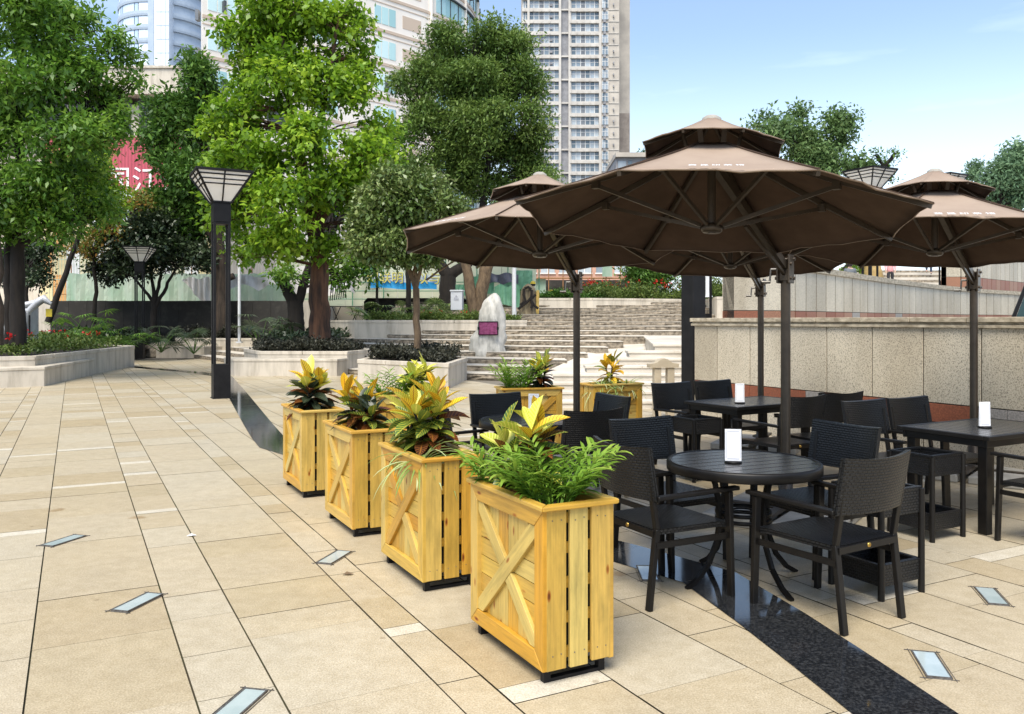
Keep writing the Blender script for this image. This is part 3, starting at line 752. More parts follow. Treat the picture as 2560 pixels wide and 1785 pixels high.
# --- residential tower, right of the round tree
def tower():
    d = 214.0; px = lambda x: (x-CX)/F*d
    t = thing("apartment_tower", "tall grey and beige apartment tower with rows of balconies", "building", (0,d,0))
    b = MB(); b.box(px(1305), px(1545), 0, 26, 0, 96); b.build("wall", MAT["tower_white"], t)
    b = MB(); b.box(px(1500), px(1547), -.8, 20, 0, 104); b.box(px(1551), px(1583), 6, 26, 0, 104); b.build("side_wing", MAT["tower_cream"], t)
    b = MB(); b.box(px(1552), px(1582), 5.9, 6.0, 45, 56.5); b.build("brown_panel", MAT["tower_brown"], t)
    b = MB(); b.box(px(1402), px(1422), -.25, -.05, 0, 104); b.build("service_recess", MAT["tower_grey"], t)
    tm, fm = MB(), MB()
    fh = 3.0
    for k in range(10, 31):
        z = k*fh+.5
        tm.box(px(1305), px(1400), -.9, -.3, z-.55, z+.35, .3); tm.box(px(1424), px(1500), -.9, -.3, z-.55, z+.35, .3)
        tm.box(px(1520), px(1546), -.95, -.85, z-.2, z-.05)
        for q in range(9): tm.box(px(1310)+q*2.15, px(1310)+q*2.15+.25, -1.2, -.9, z-.6, z+.1) if q < 4 else tm.box(px(1424)+(q-4)*1.65, px(1424)+(q-4)*1.65+.25, -1.2, -.9, z-.6, z+.1)
        if k % 2: tm.box(px(1402), px(1422), -.7, -.3, z-.2, z+.2)
        # windows: two bays of glazing, a narrow one and air conditioners on the wing
        for x0, x1, n in ((1322,1398,6),(1428,1498,6),(1308,1320,2),(1504,1519,2)):
            yy = -.28 if x0 < 1500 else -1.05
            m = MB(); xa, xb = px(x0), px(x1); wd = (xb-xa)/n
            for q in range(n):
                dk = n == 6 and q in (2,)
                m.box(xa+q*wd+.06, xa+(q+1)*wd-.06, yy, yy+.15, z+.35, z+2.42, .65 if dk else random.choice((.05,.25,.25,.45,.45,.9)))
            m.build("window", MAT["window_glass"], t)
            for q in range(n+1): fm.box(xa+q*wd-.07, xa+q*wd+.07, yy-.06, yy+.02, z+.35, z+2.45)
            fm.box(xa, xb, yy-.05, yy+.03, z+1.5, z+1.6)
        for b6 in ((px(1507), px(1513), -1.5, -.85, z-.5, z+.15), (px(1531), px(1534), -1.3, -.82, z+.9, z+1.4), (px(1374), px(1381), -.8, -.3, z+.9, z+1.5)):
            m = MB(); m.box(*b6); m.build("air_conditioner", MAT["tower_grey"], t)
        if k % 2 == 0: tm.box(px(1548), px(1551), 4, 4.6, z, z+1.4); tm.box(px(1583), px(1584), 8, 10, z, z+1.5)
    for x in (1321,1399.5,1423.5,1499.5): tm.box(px(x)-.3, px(x)+.3, -1.0, -.2, 0, 104)
    tm.build("balcony", MAT["tower_white"], t); fm.build("window_bar", MAT["window_frame"], t)
    t2 = thing("rooftop_house", "small flat-roofed grey building between the tower and the main umbrella", "building", (0,150,0))
    b = MB(); q = lambda x: (x-CX)/F*150
    b.box(q(1540), q(1660), 0, 14, 0, 31.0); b.build("wall", MAT["tower_grey"], t2)
    b = MB(); b.box(q(1538), q(1662), -.8, 15, 31.0, 31.8); b.build("roof", MAT["tower_cream"], t2)
    b = MB(); b.box(q(1545), q(1565), -.1, .1, 28.6, 30.4, .45); b.box(q(1570), q(1580), -.1, .1, 28.6, 30.4, .05); b.box(q(1600), q(1640), -.1, .1, 28.4, 30.5, .65); b.build("window", MAT["window_glass"], t2)
tower()
# --- pale blue round tower at upper left
def round_tower():
    d = 215.0; cx, r = (414-CX)/F*d, 11.2
    t = thing("round_tower", "pale blue cylindrical glass tower rising behind the left trees", "building", (cx, d, 0))
    b = MB(); b.lathe([(r-.5,0),(r-.5,110)], 48); b.build("core", MAT["blue_spandrel"], t)
    sp = MB(); fh = 3.35
    for k in range(14, 30):
        z = k*fh
        sp.lathe([(r-.45,z-.5),(r+.05,z-.5),(r+.15,z),(r+.15,z+.75),(r-.45,z+.75)], 48, sm=False)
        for a0, a1, c in ((200,222,.3),(223,229,.6),(230,252,.1),(253,258,.6),(259,286,.9),(287,292,.6)):
            m = MB(); n = 6
            vs = []
            for q in range(n+1):
                a = R(a0+(a1-a0)*q/n); vs += [(r*math.cos(a)*.985, r*math.sin(a)*.985, z+.8), (r*math.cos(a)*.985, r*math.sin(a)*.985, z+2.8)]
            m.add(vs, [(2*q,2*q+2,2*q+3,2*q+1) for q in range(n)], c)
            m.build("window", MAT["blue_glass"], t)
    sp.build("floor_band", MAT["blue_spandrel"], t)
    b = MB(); x0 = (421-CX)/F*d-cx; x1 = (470-CX)/F*d-cx
    b.box(x0, x1, -r-.8, 8, 0, 110)
    b.build("glass_slab", mat("slab_glass", (.62,.69,.77), .25, var=(.68,.74,.81), scale=.3, spec=.6), t)
    b = MB()
    for k in range(14, 31): b.box(x0+2.0, x1, -r-.85, -r-.79, k*fh, k*fh+.12)
    for q in range(1,4): b.box(x0+2+q*1.1, x0+2.08+q*1.1, -r-.86, -r-.79, 30, 110)
    b.box(x0, x0+1.4, -r-.95, -r-.7, 0, 110)
    b.build("mullion", MAT["blue_spandrel"], t)
round_tower()
# --- long curved hotel
def hotel():
    t = thing("curved_building", "large cream building with teal windows curving away behind the trees", "building")
    path = [(-28.0,75.0)]
    for s in range(1, 8): path.append((-28+s*2.6, 75+s*2.6))
    ang = 45.0; p = Vector(path[-1]); 
    for k in range(13):
        ang += 5.0; p = p + Vector((math.cos(R(ang)), math.sin(R(ang))))*1.75; path.append((p.x, p.y))
    ztop = 52
    b = MB(); full = [(-31.5,84.0)] + path + [(path[-1][0], 130), (-40,130)]
    b.prism(full, 0, ztop); b.build("wall", MAT["hotel_wall"], t)
    pp = MB()
    fh = 3.6
    def quad(mb, i, s0, s1, off, z0, z1, c=.5, th=.12):
        a, e = Vector(path[i]), Vector(path[i+1]); tt = (e-a).normalized(); nn = Vector((tt.y,-tt.x)); L2 = (e-a).length
        P, Q = a+tt*L2*s0, a+tt*L2*s1
        ps = [P+nn*off, Q+nn*off, Q-nn*th, P-nn*th]
        mb.prism([(x.x,x.y) for x in ps], z0, z1, c, bottom=True)
    for k in range(3, 14):
        z = k*fh+.9
        tr, fr_, tj = MB(), MB(), MB()
        for i in range(len(path)-1):
            quad(tr, i, 0, 1, .10, z-.75, z-.45); quad(tj, i, 0, 1, .05, z+2.3, z+2.38)
            fancy = i >= 8
            if i in (0,3,5) or fancy:
                m = MB(); n = 2 if fancy else 3
                for q in range(n): quad(m, i, (0 if fancy else .12)+q*(1/n if fancy else .26)+.015, (0 if fancy else .12)+(q+1)*(1/n if fancy else .26)-.015, .045, z-.2 if fancy else z+.1, z+1.95, random.choice((.05,.3,.55,.8)))
                m.build("window", MAT["teal_glass"], t)
                if random.random() < .4: bl = MB(); quad(bl, i, .5, .56, .5, z+.2, z+1.2); bl.build("open_sash", MAT["dark_gap"], t)
                if fancy: quad(fr_, i, 0, 1, .35, z+2.0, z+2.12); quad(fr_, i, .48, .52, .12, z-.3, z+2.0)
            elif i in (6,):
                bl = MB(); quad(bl, i, .15, .85, .03, z+.3, z+1.7); bl.build("grille", MAT["hotel_trim"], t)
            if i in (7,11,15): quad(pp, i, .45, .52, .35, z-3, z+.6)
        tr.build("trim", MAT["hotel_trim"], t); fr_.build("window_hood", MAT["dark_gap"], t); tj.build("joint_line", MAT["hotel_trim"], t)
    pp.build("downpipe", MAT["hotel_wall"], t)
    for k in range(5, 14): s = MB(); s.box(-30.2,-29.9,79.0,79.6,k*3.6+1.4,k*3.6+2.4,.65); s.build("window", MAT["window_glass"], t)
hotel()
# --- podium with louvres and the red hoarding at left
def podium():
    d = 50.0; px = lambda x: (x-CX)/F*d; pz = lambda y: EYE-(y-HZ)/F*d
    t = thing("podium_building", "low concrete building with grey louvres above a red hoarding at left", "building", (0,d,0))
    b = MB(); b.box(px(-500), px(560), 0, 12, 0, pz(262)); b.build("wall", MAT["concrete_light"], t)
    b = MB(); b.box(px(-500), px(470), -.9, 12, pz(245), pz(182)); b.box(px(-500), px(470), -1.0, 0, pz(182), pz(176)); b.build("parapet", MAT["concrete_light"], t)
    for x in range(-5, 6):
        b = MB(); x0, x1 = px(268+x*80), px(268+x*80+60)
        for q in range(16): b.add([(x0,-.02,pz(330)+q*.14),(x1,-.02,pz(330)+q*.14),(x1,-.12,pz(330)+q*.14+.06),(x0,-.12,pz(330)+q*.14+.06)], [(0,1,2,3)])
        b.box(x0,x1,-.015,.05,pz(332),pz(258)); b.build("louvre", MAT["louvre_grey"], t)
    b = MB(); b.box(px(-500), px(470), -.7, 0, pz(352), pz(346)); b.build("ledge", MAT["tower_white"], t)
    t2 = thing("red_hoarding", "red ribbed hoarding with large white characters below the louvres", "sign", (0,d-1.2,0))
    b = MB(); b.box(px(140), px(470), 0, .15, pz(600), pz(352)); b.build("board", MAT["red_board"], t2)
    text("lettering", "香国江印", 1.75, MAT["letter_white"], frame((px(352), -.03, pz(465)), (1,0,0), (0,0,1)), t2, .01)
    text("lettering", "重庆小巷", 1.5, MAT["letter_white"], frame((px(318), -.03, pz(520)), (1,0,0), (0,0,1)), t2, .01)
podium()
# --- building site: boards, netting, pipes
d = 44.0; px = lambda x: (x-CX)/F*d; pz = lambda y: EYE-(y-HZ)/F*d
t = thing("site_hoarding", "printed board hoarding behind green netting at left", "hoarding", (0,d,0))
b = MB(); bw = (px(560)-px(100))/14
for k in range(14):
    for q in range(4): b.box(px(100)+k*bw+.01, px(100)+(k+1)*bw-.01, 0, .08, pz(755)+q*1.45, pz(755)+(q+1)*1.45-.01, random.choice((.05,.25,.5,.7,.9)))
b.build("board", MAT["board_print"], t)
b = MB()
for k in range(60): b.box(px(130)+k*.16, px(130)+k*.16+.018, -.25, -.23, pz(760), pz(560))
for y in (700,650,600): b.box(px(130), px(560), -.27, -.23, pz(y), pz(y)+.03)
b.build("railing", MAT["mesh_green"], t)
t = thing("safety_netting", "pale green safety netting on poles above the dark wall", "netting", (0,41.0,0))
d = 41.0
nv = 60; vs = []; fs = []
b = MB()
for i in range(nv+1):
    for k in range(5):
        x = px(165)+(px(720)-px(165))*i/nv
        zt = pz(684) + random.uniform(-.03,.03)
        vs.append((x, .12*math.sin(i*1.3+k*.4), pz(758)+(zt-pz(758))*k/4))
b.add(vs, [(i*5+k,(i+1)*5+k,(i+1)*5+k+1,i*5+k+1) for i in range(nv) for k in range(4)])
b.build("net", MAT["mesh_green"], t)
b = MB()
for k in range(8): b.tube([(px(170)+k*1.5,.3,2.2),(px(170)+k*1.5,.3,pz(660))], .03, 6)
for y in (735,700): b.tube([(px(140),.34,pz(y)),(px(720),.34,pz(y))], .03, 6)
b.build("pole", MAT["pipe_rust"], t)
t = thing("site_hoarding", "pale panel fence of the building site behind the round tree", "hoarding", (0,43.0,0)); d = 43.0
b = MB(); k = 0
x = px(690)
while x < px(1340):
    b.box(x+.01, x+.89, 0, .06, 2.3, pz(640) + (0 if k % 4 else .1), random.random()); x += .9; k += 1
b.build("panel", MAT["board_pale"], t)
b = MB()
for y in (748,728,706): b.tube([(px(700),-.3,pz(y)),(px(1340),-.3,pz(y))], .025, 6)
for q in range(9): b.tube([(px(730)+q*1.6,-.32,2.3),(px(730)+q*1.6,-.32,pz(650))], .03, 6)
b.build("pole", MAT["mesh_deep"], t)
for q in range(6):
    b = MB(); x0 = px((1120,1160,1250,1290,905,1195)[q]); vs = []
    for i in range(7):
        for k in range(4): vs.append((x0+i*.14, -.45+.06*math.sin(i*2+k), pz((760,740,750,725,690,735)[q])+k*.33))
    b.add(vs, [(i*4+k,(i+1)*4+k,(i+1)*4+k+1,i*4+k+1) for i in range(6) for k in range(3)]); b.build("net", MAT["mesh_deep"], t)
# blue banner
t = thing("banner", "blue and white banner with yellow characters tied to the site fence", "banner", (0,41.6,0)); d = 41.6
b = MB(); n = 24; vs = []
x0, x1 = px(926), px(1092)
for i in range(n+1):
    f = i/n; sag = .03*math.sin(f*9)
    for k in range(7): vs.append((x0+(x1-x0)*f, .03*math.sin(f*17+k*.5), pz(720+4*f)+sag+(pz(684+6*f)-pz(720+4*f))*k/6))
for nm, ks, mm_ in (("blue_strip", (0,1,2), mat("banner_blue", (.02,.30,.62), .5)), ("white_strip", (3,4,5), mat("banner_white", (.55,.62,.66), .5))):
    q = MB(); q.add(vs, [(i*7+k,(i+1)*7+k,(i+1)*7+k+1,i*7+k+1) for i in range(n) for k in ks]); q.build(nm, MAT[mm_.name], t)
mat("letter_yellow", (.55,.50,.10), .6); mat("letter_navy", (.03,.10,.30), .6)
for nm, off, mt_, yy in (("letter_shadow", .025, "letter_navy", -.10), ("lettering", 0, "letter_yellow", -.13)):
    text(nm, "幻联明日以与", .62, MAT[mt_], frame((px(1010)+off, yy, pz(697)-off), (1,0,-.02), (0,0,1)), t, .006)
# sheets over the site rail
def sheet(label, x0, x1, y0, y1, d_, mt_, drop, name="tarpaulin"):
    d2 = d_; X0, X1 = (x0-CX)/F*d2, (x1-CX)/F*d2; Zt, Zb = EYE-(y0-HZ)/F*d2, EYE-(y1-HZ)/F*d2
    m = MB(); n, k2 = 22, 10; vs = []
    ph = random.random()*6
    for i in range(n+1):
        f = i/n; low = Zb+(Zt-Zb)*drop(f)
        for k in range(k2+1):
            g_ = k/k2
            vs.append((X0+(X1-X0)*f, d2+.10*math.sin(f*14+ph+g_*2)*(1-g_)+.05*math.sin(f*31+ph), low+(Zt+.06*math.sin(f*11+ph)-low)*g_))
    m.add(vs, [(i*(k2+1)+k,(i+1)*(k2+1)+k,(i+1)*(k2+1)+k+1,i*(k2+1)+k+1) for i in range(n) for k in range(k2)], .5, None, True)
    return tag(m.build(name, MAT[mt_]), label, "tarpaulin", "tarpaulins over the site rail")
sheet("crumpled pale tarpaulin left of the tall lamp", 458, 527, 695, 757, 39.6, "tarp_white", lambda f: max(0, .9-1.3*f))
sheet("grey-white tarpaulin over the rail right of the tall lamp", 572, 690, 690, 728, 39.6, "tarp_white", lambda f: .45*abs(math.sin(f*5)))
sheet("cream tarpaulin hanging beside the forked trunk", 692, 733, 688, 757, 39.5, "tarp_white", lambda f: .9-f*.9)
o = sheet("tall beige sheet between the forked trunk and the peeling trunk", 736, 838, 668, 742, 39.7, "tarp_white", lambda f: .12*abs(math.sin(f*4)))
sheet("pale sheet folded over a rack right of the peeling trunk", 824, 886, 700, 738, 38.9, "tarp_silver", lambda f: .5*abs(math.sin(f*3)))
sheet("dark tarpaulin strung between brown trunks and white pole", 1216, 1296, 684, 716, 42.4, "tarp_dark", lambda f: .12+.22*abs(math.sin(f*6)))
sheet("green netting draped beside the white pole", 1236, 1300, 714, 770, 36.9, "mesh_deep", lambda f: .25*(1-f))
t = thing("drying_rack", "thin black folding rack with slats right of the peeling trunk", "rack", ((852-CX)/F*38.4,38.4,1.2))
b = MB()
for q in range(8): b.bar((-.5+q*.1,0,1.25+.02*q),(-.45+q*.1,.1,2.0),.03,.03)
b.bar((-.7,0,1.0),(1.0,0,.98),.04,.04)
for x in (-.1,.75): b.bar((x-.35,0,0),(x+.1,0,1.0),.035,.035); b.bar((x+.1,0,0),(x-.3,0,1.0),.035,.035)
b.build("frame", MAT["lamp_black"], t)
# pink brick building beyond the site
d = 66.0; px = lambda x: (x-CX)/F*d; pz = lambda y: EYE-(y-HZ)/F*d
t = thing("brick_building", "pinkish brick building with wide windows beyond the building site", "building", (0,d,0))
b = MB(); b.box(px(1290), px(1640), 0, 10, 0, pz(560)); b.build("wall", MAT["pink_brick"], t)
for k in range(7):
    for zz in (690,640):
        b = MB(); x0 = px(1306+k*46); b.box(x0, x0+1.1, -.08, .1, pz(zz-8), pz(zz-8)+1.2, random.choice((.25,.45,.9))); fr2 = b.build("window", MAT["window_glass"], t)
        b = MB(); b.box(x0-.08,x0+1.18,-.12,-.02,pz(zz-8)-.1,pz(zz-8)); b.box(x0+.5,x0+.58,-.12,-.06,pz(zz-8),pz(zz-8)+1.2); b.build("sill", MAT["window_frame"], fr2)
t = thing("shed", "grey concrete building with a rounded canopy behind the white pole", "building", (0,60,0)); d = 60
b = MB(); b.box(px(1120), px(1296), 0, 8, 0, pz(640)); b.build("wall", MAT["concrete_light"], t)
b = MB(); b.lathe([(0,pz(666)),(2.0,pz(666)),(2.0,pz(640)),(0,pz(640))], 24, (px(1268),.6,0)); b.build("canopy", MAT["tower_white"], t)
b = MB(); b.box(px(1190), px(1230), -.05, .1, pz(720), pz(668), .05); b.box(px(1240), px(1262), -.05, .1, pz(720), pz(668), .65); b.build("opening", MAT["dark_gap"], t)
t = thing("scaffold", "low scaffold with boards and green sheeting under the brick building", "scaffold", (0,52,0)); d = 52
b = MB()
for q in range(10): b.tube([(px(1300)+q*.9,0,2.2),(px(1300)+q*.9,0,pz(672)+.3*(q%2))], .03, 6)
b.box(px(1290),px(1600),-.1,.5,pz(694)-.06,pz(694))
b.build("frame", MAT["pipe_rust"], t)
b = MB(); b.box(px(1290),px(1365),.2,.24,2.3,pz(697)); b.box(px(1505),px(1530),-.2,-.16,pz(692),pz(660)); b.build("sheeting", MAT["mesh_green"], t)
b = MB(); b.box(px(1365),px(1620),1,1.2,2.0,pz(698)); b.build("wall", MAT["dark_stone"], t)
# ================================================================ TREES AND PLANTS
rng = np.random.default_rng(11); random.seed(11)
def rnd_dirs(n, up=0.0):
    v = rng.normal(size=(n, 3)); v[:, 2] += up; return v / np.linalg.norm(v, axis=1)[:, None]
def leaves(tips, outw, per, size, spread, droop=.25, wide=.5, tone=None, tvar=.22):
    n = len(tips); N = n * per
    base = np.repeat(tips, per, 0) + rng.normal(size=(N, 3)) * spread * np.array([1, 1, .75])
    o = np.repeat(outw, per, 0)
    ax = o * .7 + rng.normal(size=(N, 3)) * .75; ax[:, 2] -= droop
    ax /= np.linalg.norm(ax, axis=1)[:, None]
    nr = rng.normal(size=(N, 3)) * .55 + np.array([0, 0, 1.0]) + o * .25
    sd = np.cross(ax, nr); sd /= np.linalg.norm(sd, axis=1)[:, None] + 1e-9
    nr = np.cross(sd, ax)
    L_ = size * rng.uniform(.45, 1.4, N)[:, None]; W = L_ * wide
    fold = rng.uniform(-.05, .25, N)[:, None]
    V = np.stack([base, base + ax*L_*.42 + sd*W*.5 + nr*W*fold, base + ax*L_ - nr*L_*.12, base + ax*L_*.42 - sd*W*.5 + nr*W*fold], 1).reshape(-1, 3)
    Fq = np.arange(4*N).reshape(N, 4)
    t = rng.uniform(.15, .75, n) if tone is None else tone
    C = np.clip(np.repeat(t, per) + rng.normal(size=N)*tvar*.6, 0.01, .99)
    return V, Fq, C
def lobes_to_tips(lobes, ntips, sub=14, subr=.42, shell=.62):
    """lobes: (centre, radii). Clumps sit on each lobe's surface; twig tips on each clump's surface."""
    w_ = np.array([l[1][0]*l[1][2] for l in lobes]); w_ = w_/w_.sum()
    T, O, TN, CL = [], [], [], []
    sub0 = sub; amax = max(l[1][0] for l in lobes)
    for (c, r), wt in zip(lobes, w_):
        sub = max(4, round(sub0*min(1, 1.8*r[0]/amax)))
        c, r = np.array(c), np.array(r)
        dirs = rnd_dirs(sub, .25); cc = c + dirs*r*(1-subr)*rng.uniform(.55, 1.05, sub)[:, None]
        cr = subr*rng.uniform(.65, 1.25, sub)
        tone = rng.uniform(.2, .7, sub)
        k = max(1, int(ntips*wt/sub))
        for i in range(sub):
            dd = rnd_dirs(k, .35); rr = 1-(1-shell)*rng.random(k)**1.2
            far_ = rng.random(k) < .10; rr = np.where(far_, rr + rng.random(k)*.55, rr)
            p = cc[i] + dd*r*cr[i]*rr[:, None]
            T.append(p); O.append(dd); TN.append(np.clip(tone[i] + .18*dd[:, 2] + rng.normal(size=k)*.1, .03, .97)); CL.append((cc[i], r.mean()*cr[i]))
    return np.concatenate(T), np.concatenate(O), np.concatenate(TN), CL
def limb(mb, a, b, r0, r1, n=7, wob=.12, seg=6):
    a, b = Vector(a), Vector(b); L_ = (b-a).length; pts = []
    for i in range(seg+1):
        f = i/seg; p = a.lerp(b, f); k = math.sin(PI*f)*wob*L_*.35
        pts.append(p + Vector((random.uniform(-k,k), random.uniform(-k,k), random.uniform(-k,k)*.4+k*.4)))
    mb.tube(pts, [r0+(r1-r0)*i/seg for i in range(seg+1)], n)
    return pts
def tree(name, label, base, lobes, d, leaf, size, ntips, per, spread, bark, stems, wide=.5, depth=.95, sub=14, subr=.42, droop=.25, group=None, zjit=0.0, twigs=10, vz=1.12):
    """lobes in photo pixels (x, y, rx, ry[, depth offset]) at distance d; stems: (x0, y0, r0, x1, y1, r1) trunk pieces likewise."""
    t = thing(name, label, "tree", base, 0, group)
    B = Vector(base); L3 = []
    for l in lobes:
        dd = d + (l[4] if len(l) > 4 else random.uniform(-.8,.8))
        c = D(l[0], l[1], dd) - B; r = (l[2]*d/F, (l[2]+l[3])*.5*d/F*depth, l[3]*vz*d/F)
        L3.append((tuple(c), r))
    T, O, TN, CL = lobes_to_tips(L3, ntips, sub, subr)
    V, Fq, C = leaves(T, O, per, size, spread, droop, wide, TN)
    tk = MB(); tops = []
    for s in stems:
        a = D(s[0], s[1], d + (s[6] if len(s) > 6 else 0)) - B; b = D(s[3], s[4], d + (s[7] if len(s) > 7 else 0)) - B
        pts = limb(tk, a, b, s[2], s[5], 10, .06, 8); tops += pts[2:]
    for c, r in CL:
        if random.random() < twigs/10 and tops:
            c = Vector(c); lower = [p for p in tops if p.z < c.z + .2] or tops
            p = min(lower, key=lambda q: (q-c).length + .5*abs(q.z - c.z + r))
            limb(tk, p, c, .018+.012*(c-p).length**.7*d/26, .010*d/26, 5, .22, 5)
    tk.build("trunk", MAT[bark], t)
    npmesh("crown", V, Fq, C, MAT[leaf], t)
    return t
def q(*a): return [tuple(x/.8969 if i < 4 else x for i, x in enumerate(l)) for l in a]   # overview pixels to photo pixels
tree("broadleaf_tree", "tall bright green tree with a thick peeling reddish trunk in the middle of the plaza", tuple(D(801,860,26)),
    q((640,20,140,95),(560,100,90,70),(770,80,95,80),(660,190,130,95,-.6),(535,270,85,65),(765,215,85,60),(560,375,105,85,-1.2),(845,290,50,45,.4),(800,170,60,60,.6),(560,190,70,70,.5),(500,400,60,60,.3),(800,420,70,60,.2),(800,520,50,45,.2),(700,330,100,75,-1.5),(830,350,75,50,-.8),(480,290,50,34),(520,470,70,75),(640,470,105,80,-1.8),(760,430,85,80,-.6),(620,560,95,55,-1.4),(730,560,70,48),(545,565,48,42),(670,90,110,90,.8)),
    26, "leaf_bright", .19, 4400, 8, .16, "bark_red",
    [(801,862,.36,799,640,.27),(799,640,.26,735,330,.14),(799,640,.22,795,340,.12),(735,330,.13,700,60,.05),(795,340,.11,850,40,.04),(735,330,.11,650,120,.04),(799,560,.14,640,420,.05),(799,560,.13,900,400,.05)], wide=.62, subr=.30, sub=17, droop=.5)
tree("broadleaf_tree", "large deep green tree with layered branches filling the left edge", tuple(D(44,850,21)),
    q((40,50,150,105),(150,35,85,65),(215,150,75,50),(90,190,130,80,-1),(235,215,52,38),(20,280,120,80),(150,300,110,70,-1.2),(245,300,40,34),(60,400,120,75,-.8),(180,400,85,60),(100,490,105,55,-.6),(210,475,60,42),(-60,200,90,220,1),(10,510,60,50),(283,130,34,26),(292,188,40,20),(268,268,44,30),(255,95,36,34)),
    21, "leaf_mid", .165, 4600, 9, .15, "bark_dark",
    [(44,862,.20,42,560,.15),(42,560,.14,60,60,.06),(20,862,.11,24,560,.08),(42,560,.10,200,330,.04),(42,620,.08,160,560,.03)], wide=.42, subr=.34, droop=.35)
tree("broadleaf_tree", "brown-stemmed slim tree cut by the left edge of the picture", tuple(D(-8,850,19.5)), q((-60,420,70,60),(-40,330,60,60)), 19.5, "leaf_mid", .15, 300, 8, .14, "bark", [(-6,862,.12,-10,500,.08)])
tree("broadleaf_tree", "yellow-green tree with fine leaves behind the large left tree", tuple(D(120,800,30)),
    q((180,400,85,80),(235,450,60,60),(205,345,50,45),(130,480,60,60)), 30, "leaf_bright", .15, 1700, 9, .2, "bark_dark", [(120,805,.12,210,560,.07)], wide=.45)
tree("maple_tree", "small tree with orange tinted leaves behind the left trees", tuple(D(230,810,35)),
    q((225,540,70,40),(190,560,50,36),(270,520,40,34),(300,460,50,30)), 35, "leaf_autumn", .15, 420, 7, .2, "bark_dark", [(235,810,.1,240,600,.05)], wide=.6)
tree("broadleaf_tree", "dark green tree behind the tall lamp with a thick scarred trunk", tuple(D(556,838,36)),
    q((445,180,42,50),(400,255,78,62),(470,300,62,110,.6),(355,320,52,45),(415,400,100,65),(360,470,66,50),(460,480,85,75),(440,150,26,32),(520,410,60,120,1.5),(400,540,70,40)),
    36, "leaf_dark", .24, 4200, 9, .26, "bark", [(556,850,.42,552,640,.30),(552,640,.24,520,330,.10),(552,640,.2,450,420,.08),(556,700,.15,585,690,.14)], wide=.45)
tree("forked_tree", "dark forked trunk tree behind the bright green tree", tuple(D(735,830,34)),
    q((850,360,75,62),(880,310,50,45),(640,620,60,25),(760,620,60,30),(820,590,55,45)), 34, "leaf_mid", .2, 700, 7, .2, "bark_dark", [(742,842,.36,738,752,.32),(735,758,.26,700,690,.2),(745,758,.2,775,660,.16)], wide=.5)
tree("camphor_tree", "tall fine-leaved grey-green tree with a rounded crown in front of the curved building", tuple(D(1118,770,36)),
    q((1000,110,88,62),(1115,105,92,60),(930,190,58,58),(1050,190,105,66,-1),(1185,190,62,62),(960,285,85,58,-.6),(1195,285,58,56),(1080,280,85,60,-1.4),(1080,190,150,105,1),(1060,335,140,75,1),(1150,355,90,50),(1000,360,80,42,-.8),(1200,390,58,44),(1060,420,80,38),(900,380,50,45),(1130,430,70,34)),
    36, "leaf_camphor", .175, 9500, 11, .22, "bark_dark", [(1118,785,.40,1120,690,.34),(1120,690,.28,1085,640,.2),(1120,690,.26,1175,655,.2),(1085,640,.2,1140,300,.1),(1175,655,.18,1240,320,.08),(1085,640,.12,1090,330,.06),(1140,420,.12,1050,300,.05)], wide=.4, subr=.33, sub=17)
tree("brown_trunk_tree", "tree with two bare brown trunks joined at the foot beside the white boulder", tuple(D(1190,775,32)),
    q((1170,455,85,34),(1230,420,40,40)), 32, "leaf_camphor", .12, 500, 9, .17, "bark_pale", [(1186,785,.24,1160,640,.17),(1196,785,.24,1214,650,.2),(1200,760,.2,1228,640,.17),(1160,640,.15,1150,560,.12),(1228,640,.16,1235,560,.12)], wide=.4)
tree("thin_tree", "thin dark sapling in front of the dark stone slab", tuple(D(945,790,33.5)), q((900,560,40,34),(850,560,34,30)), 33.5, "leaf_mid", .16, 160, 7, .16, "bark_dark", [(948,790,.06,934,640,.045)])
tree("thin_tree", "slim dark tree between the blue banner and the forked trunk", tuple(D(1022,790,33)), q((925,540,35,30)), 33, "leaf_gloss", .14, 140, 7, .16, "bark_dark", [(1024,790,.11,1018,650,.09)])
tree("round_tree", "small round-crowned tree with a slender pale trunk in the angular planter", tuple(D(1043,868,21.6)),
    q((915,480,138,98),(850,530,82,66,-.2),(990,520,80,66),(915,560,112,40,-.4),(905,430,90,52,-.3)), 21.6, "leaf_gloss", .135, 6800, 9, .11, "bark_pale",
    [(1043,878,.095,1040,720,.085),(1040,720,.075,1010,640,.045),(1040,720,.06,1058,650,.04),(1030,690,.05,1090,560,.03),(1040,720,.06,1040,560,.03),(1066,700,.03,1140,650,.02)], wide=.5, subr=.27, sub=30)
tree("round_tree", "dark glossy small tree with many stems behind the far lamp", tuple(D(386,832,35.5)),
    q((300,560,100,52),(385,555,80,60),(250,598,62,44),(330,510,70,36),(430,580,60,40),(300,605,60,24)), 35.5, "leaf_black", .19, 2600, 8, .16, "bark_dark",
    [(384,832,.16,386,760,.13),(386,760,.08,340,700,.05),(386,760,.09,376,660,.05),(386,760,.09,410,650,.05),(388,770,.09,440,670,.05),(340,700,.05,300,660,.03)], wide=.5, subr=.3, sub=20)
tree("round_tree", "dark glossy low tree behind the left edge trunks", tuple(D(70,800,33)),
    q((60,585,66,52),(15,610,52,52),(100,565,36,34),(90,625,34,26)), 33, "leaf_black", .16, 900, 8, .15, "bark_dark", [(66,810,.1,66,690,.06)], wide=.5, subr=.3, sub=18)
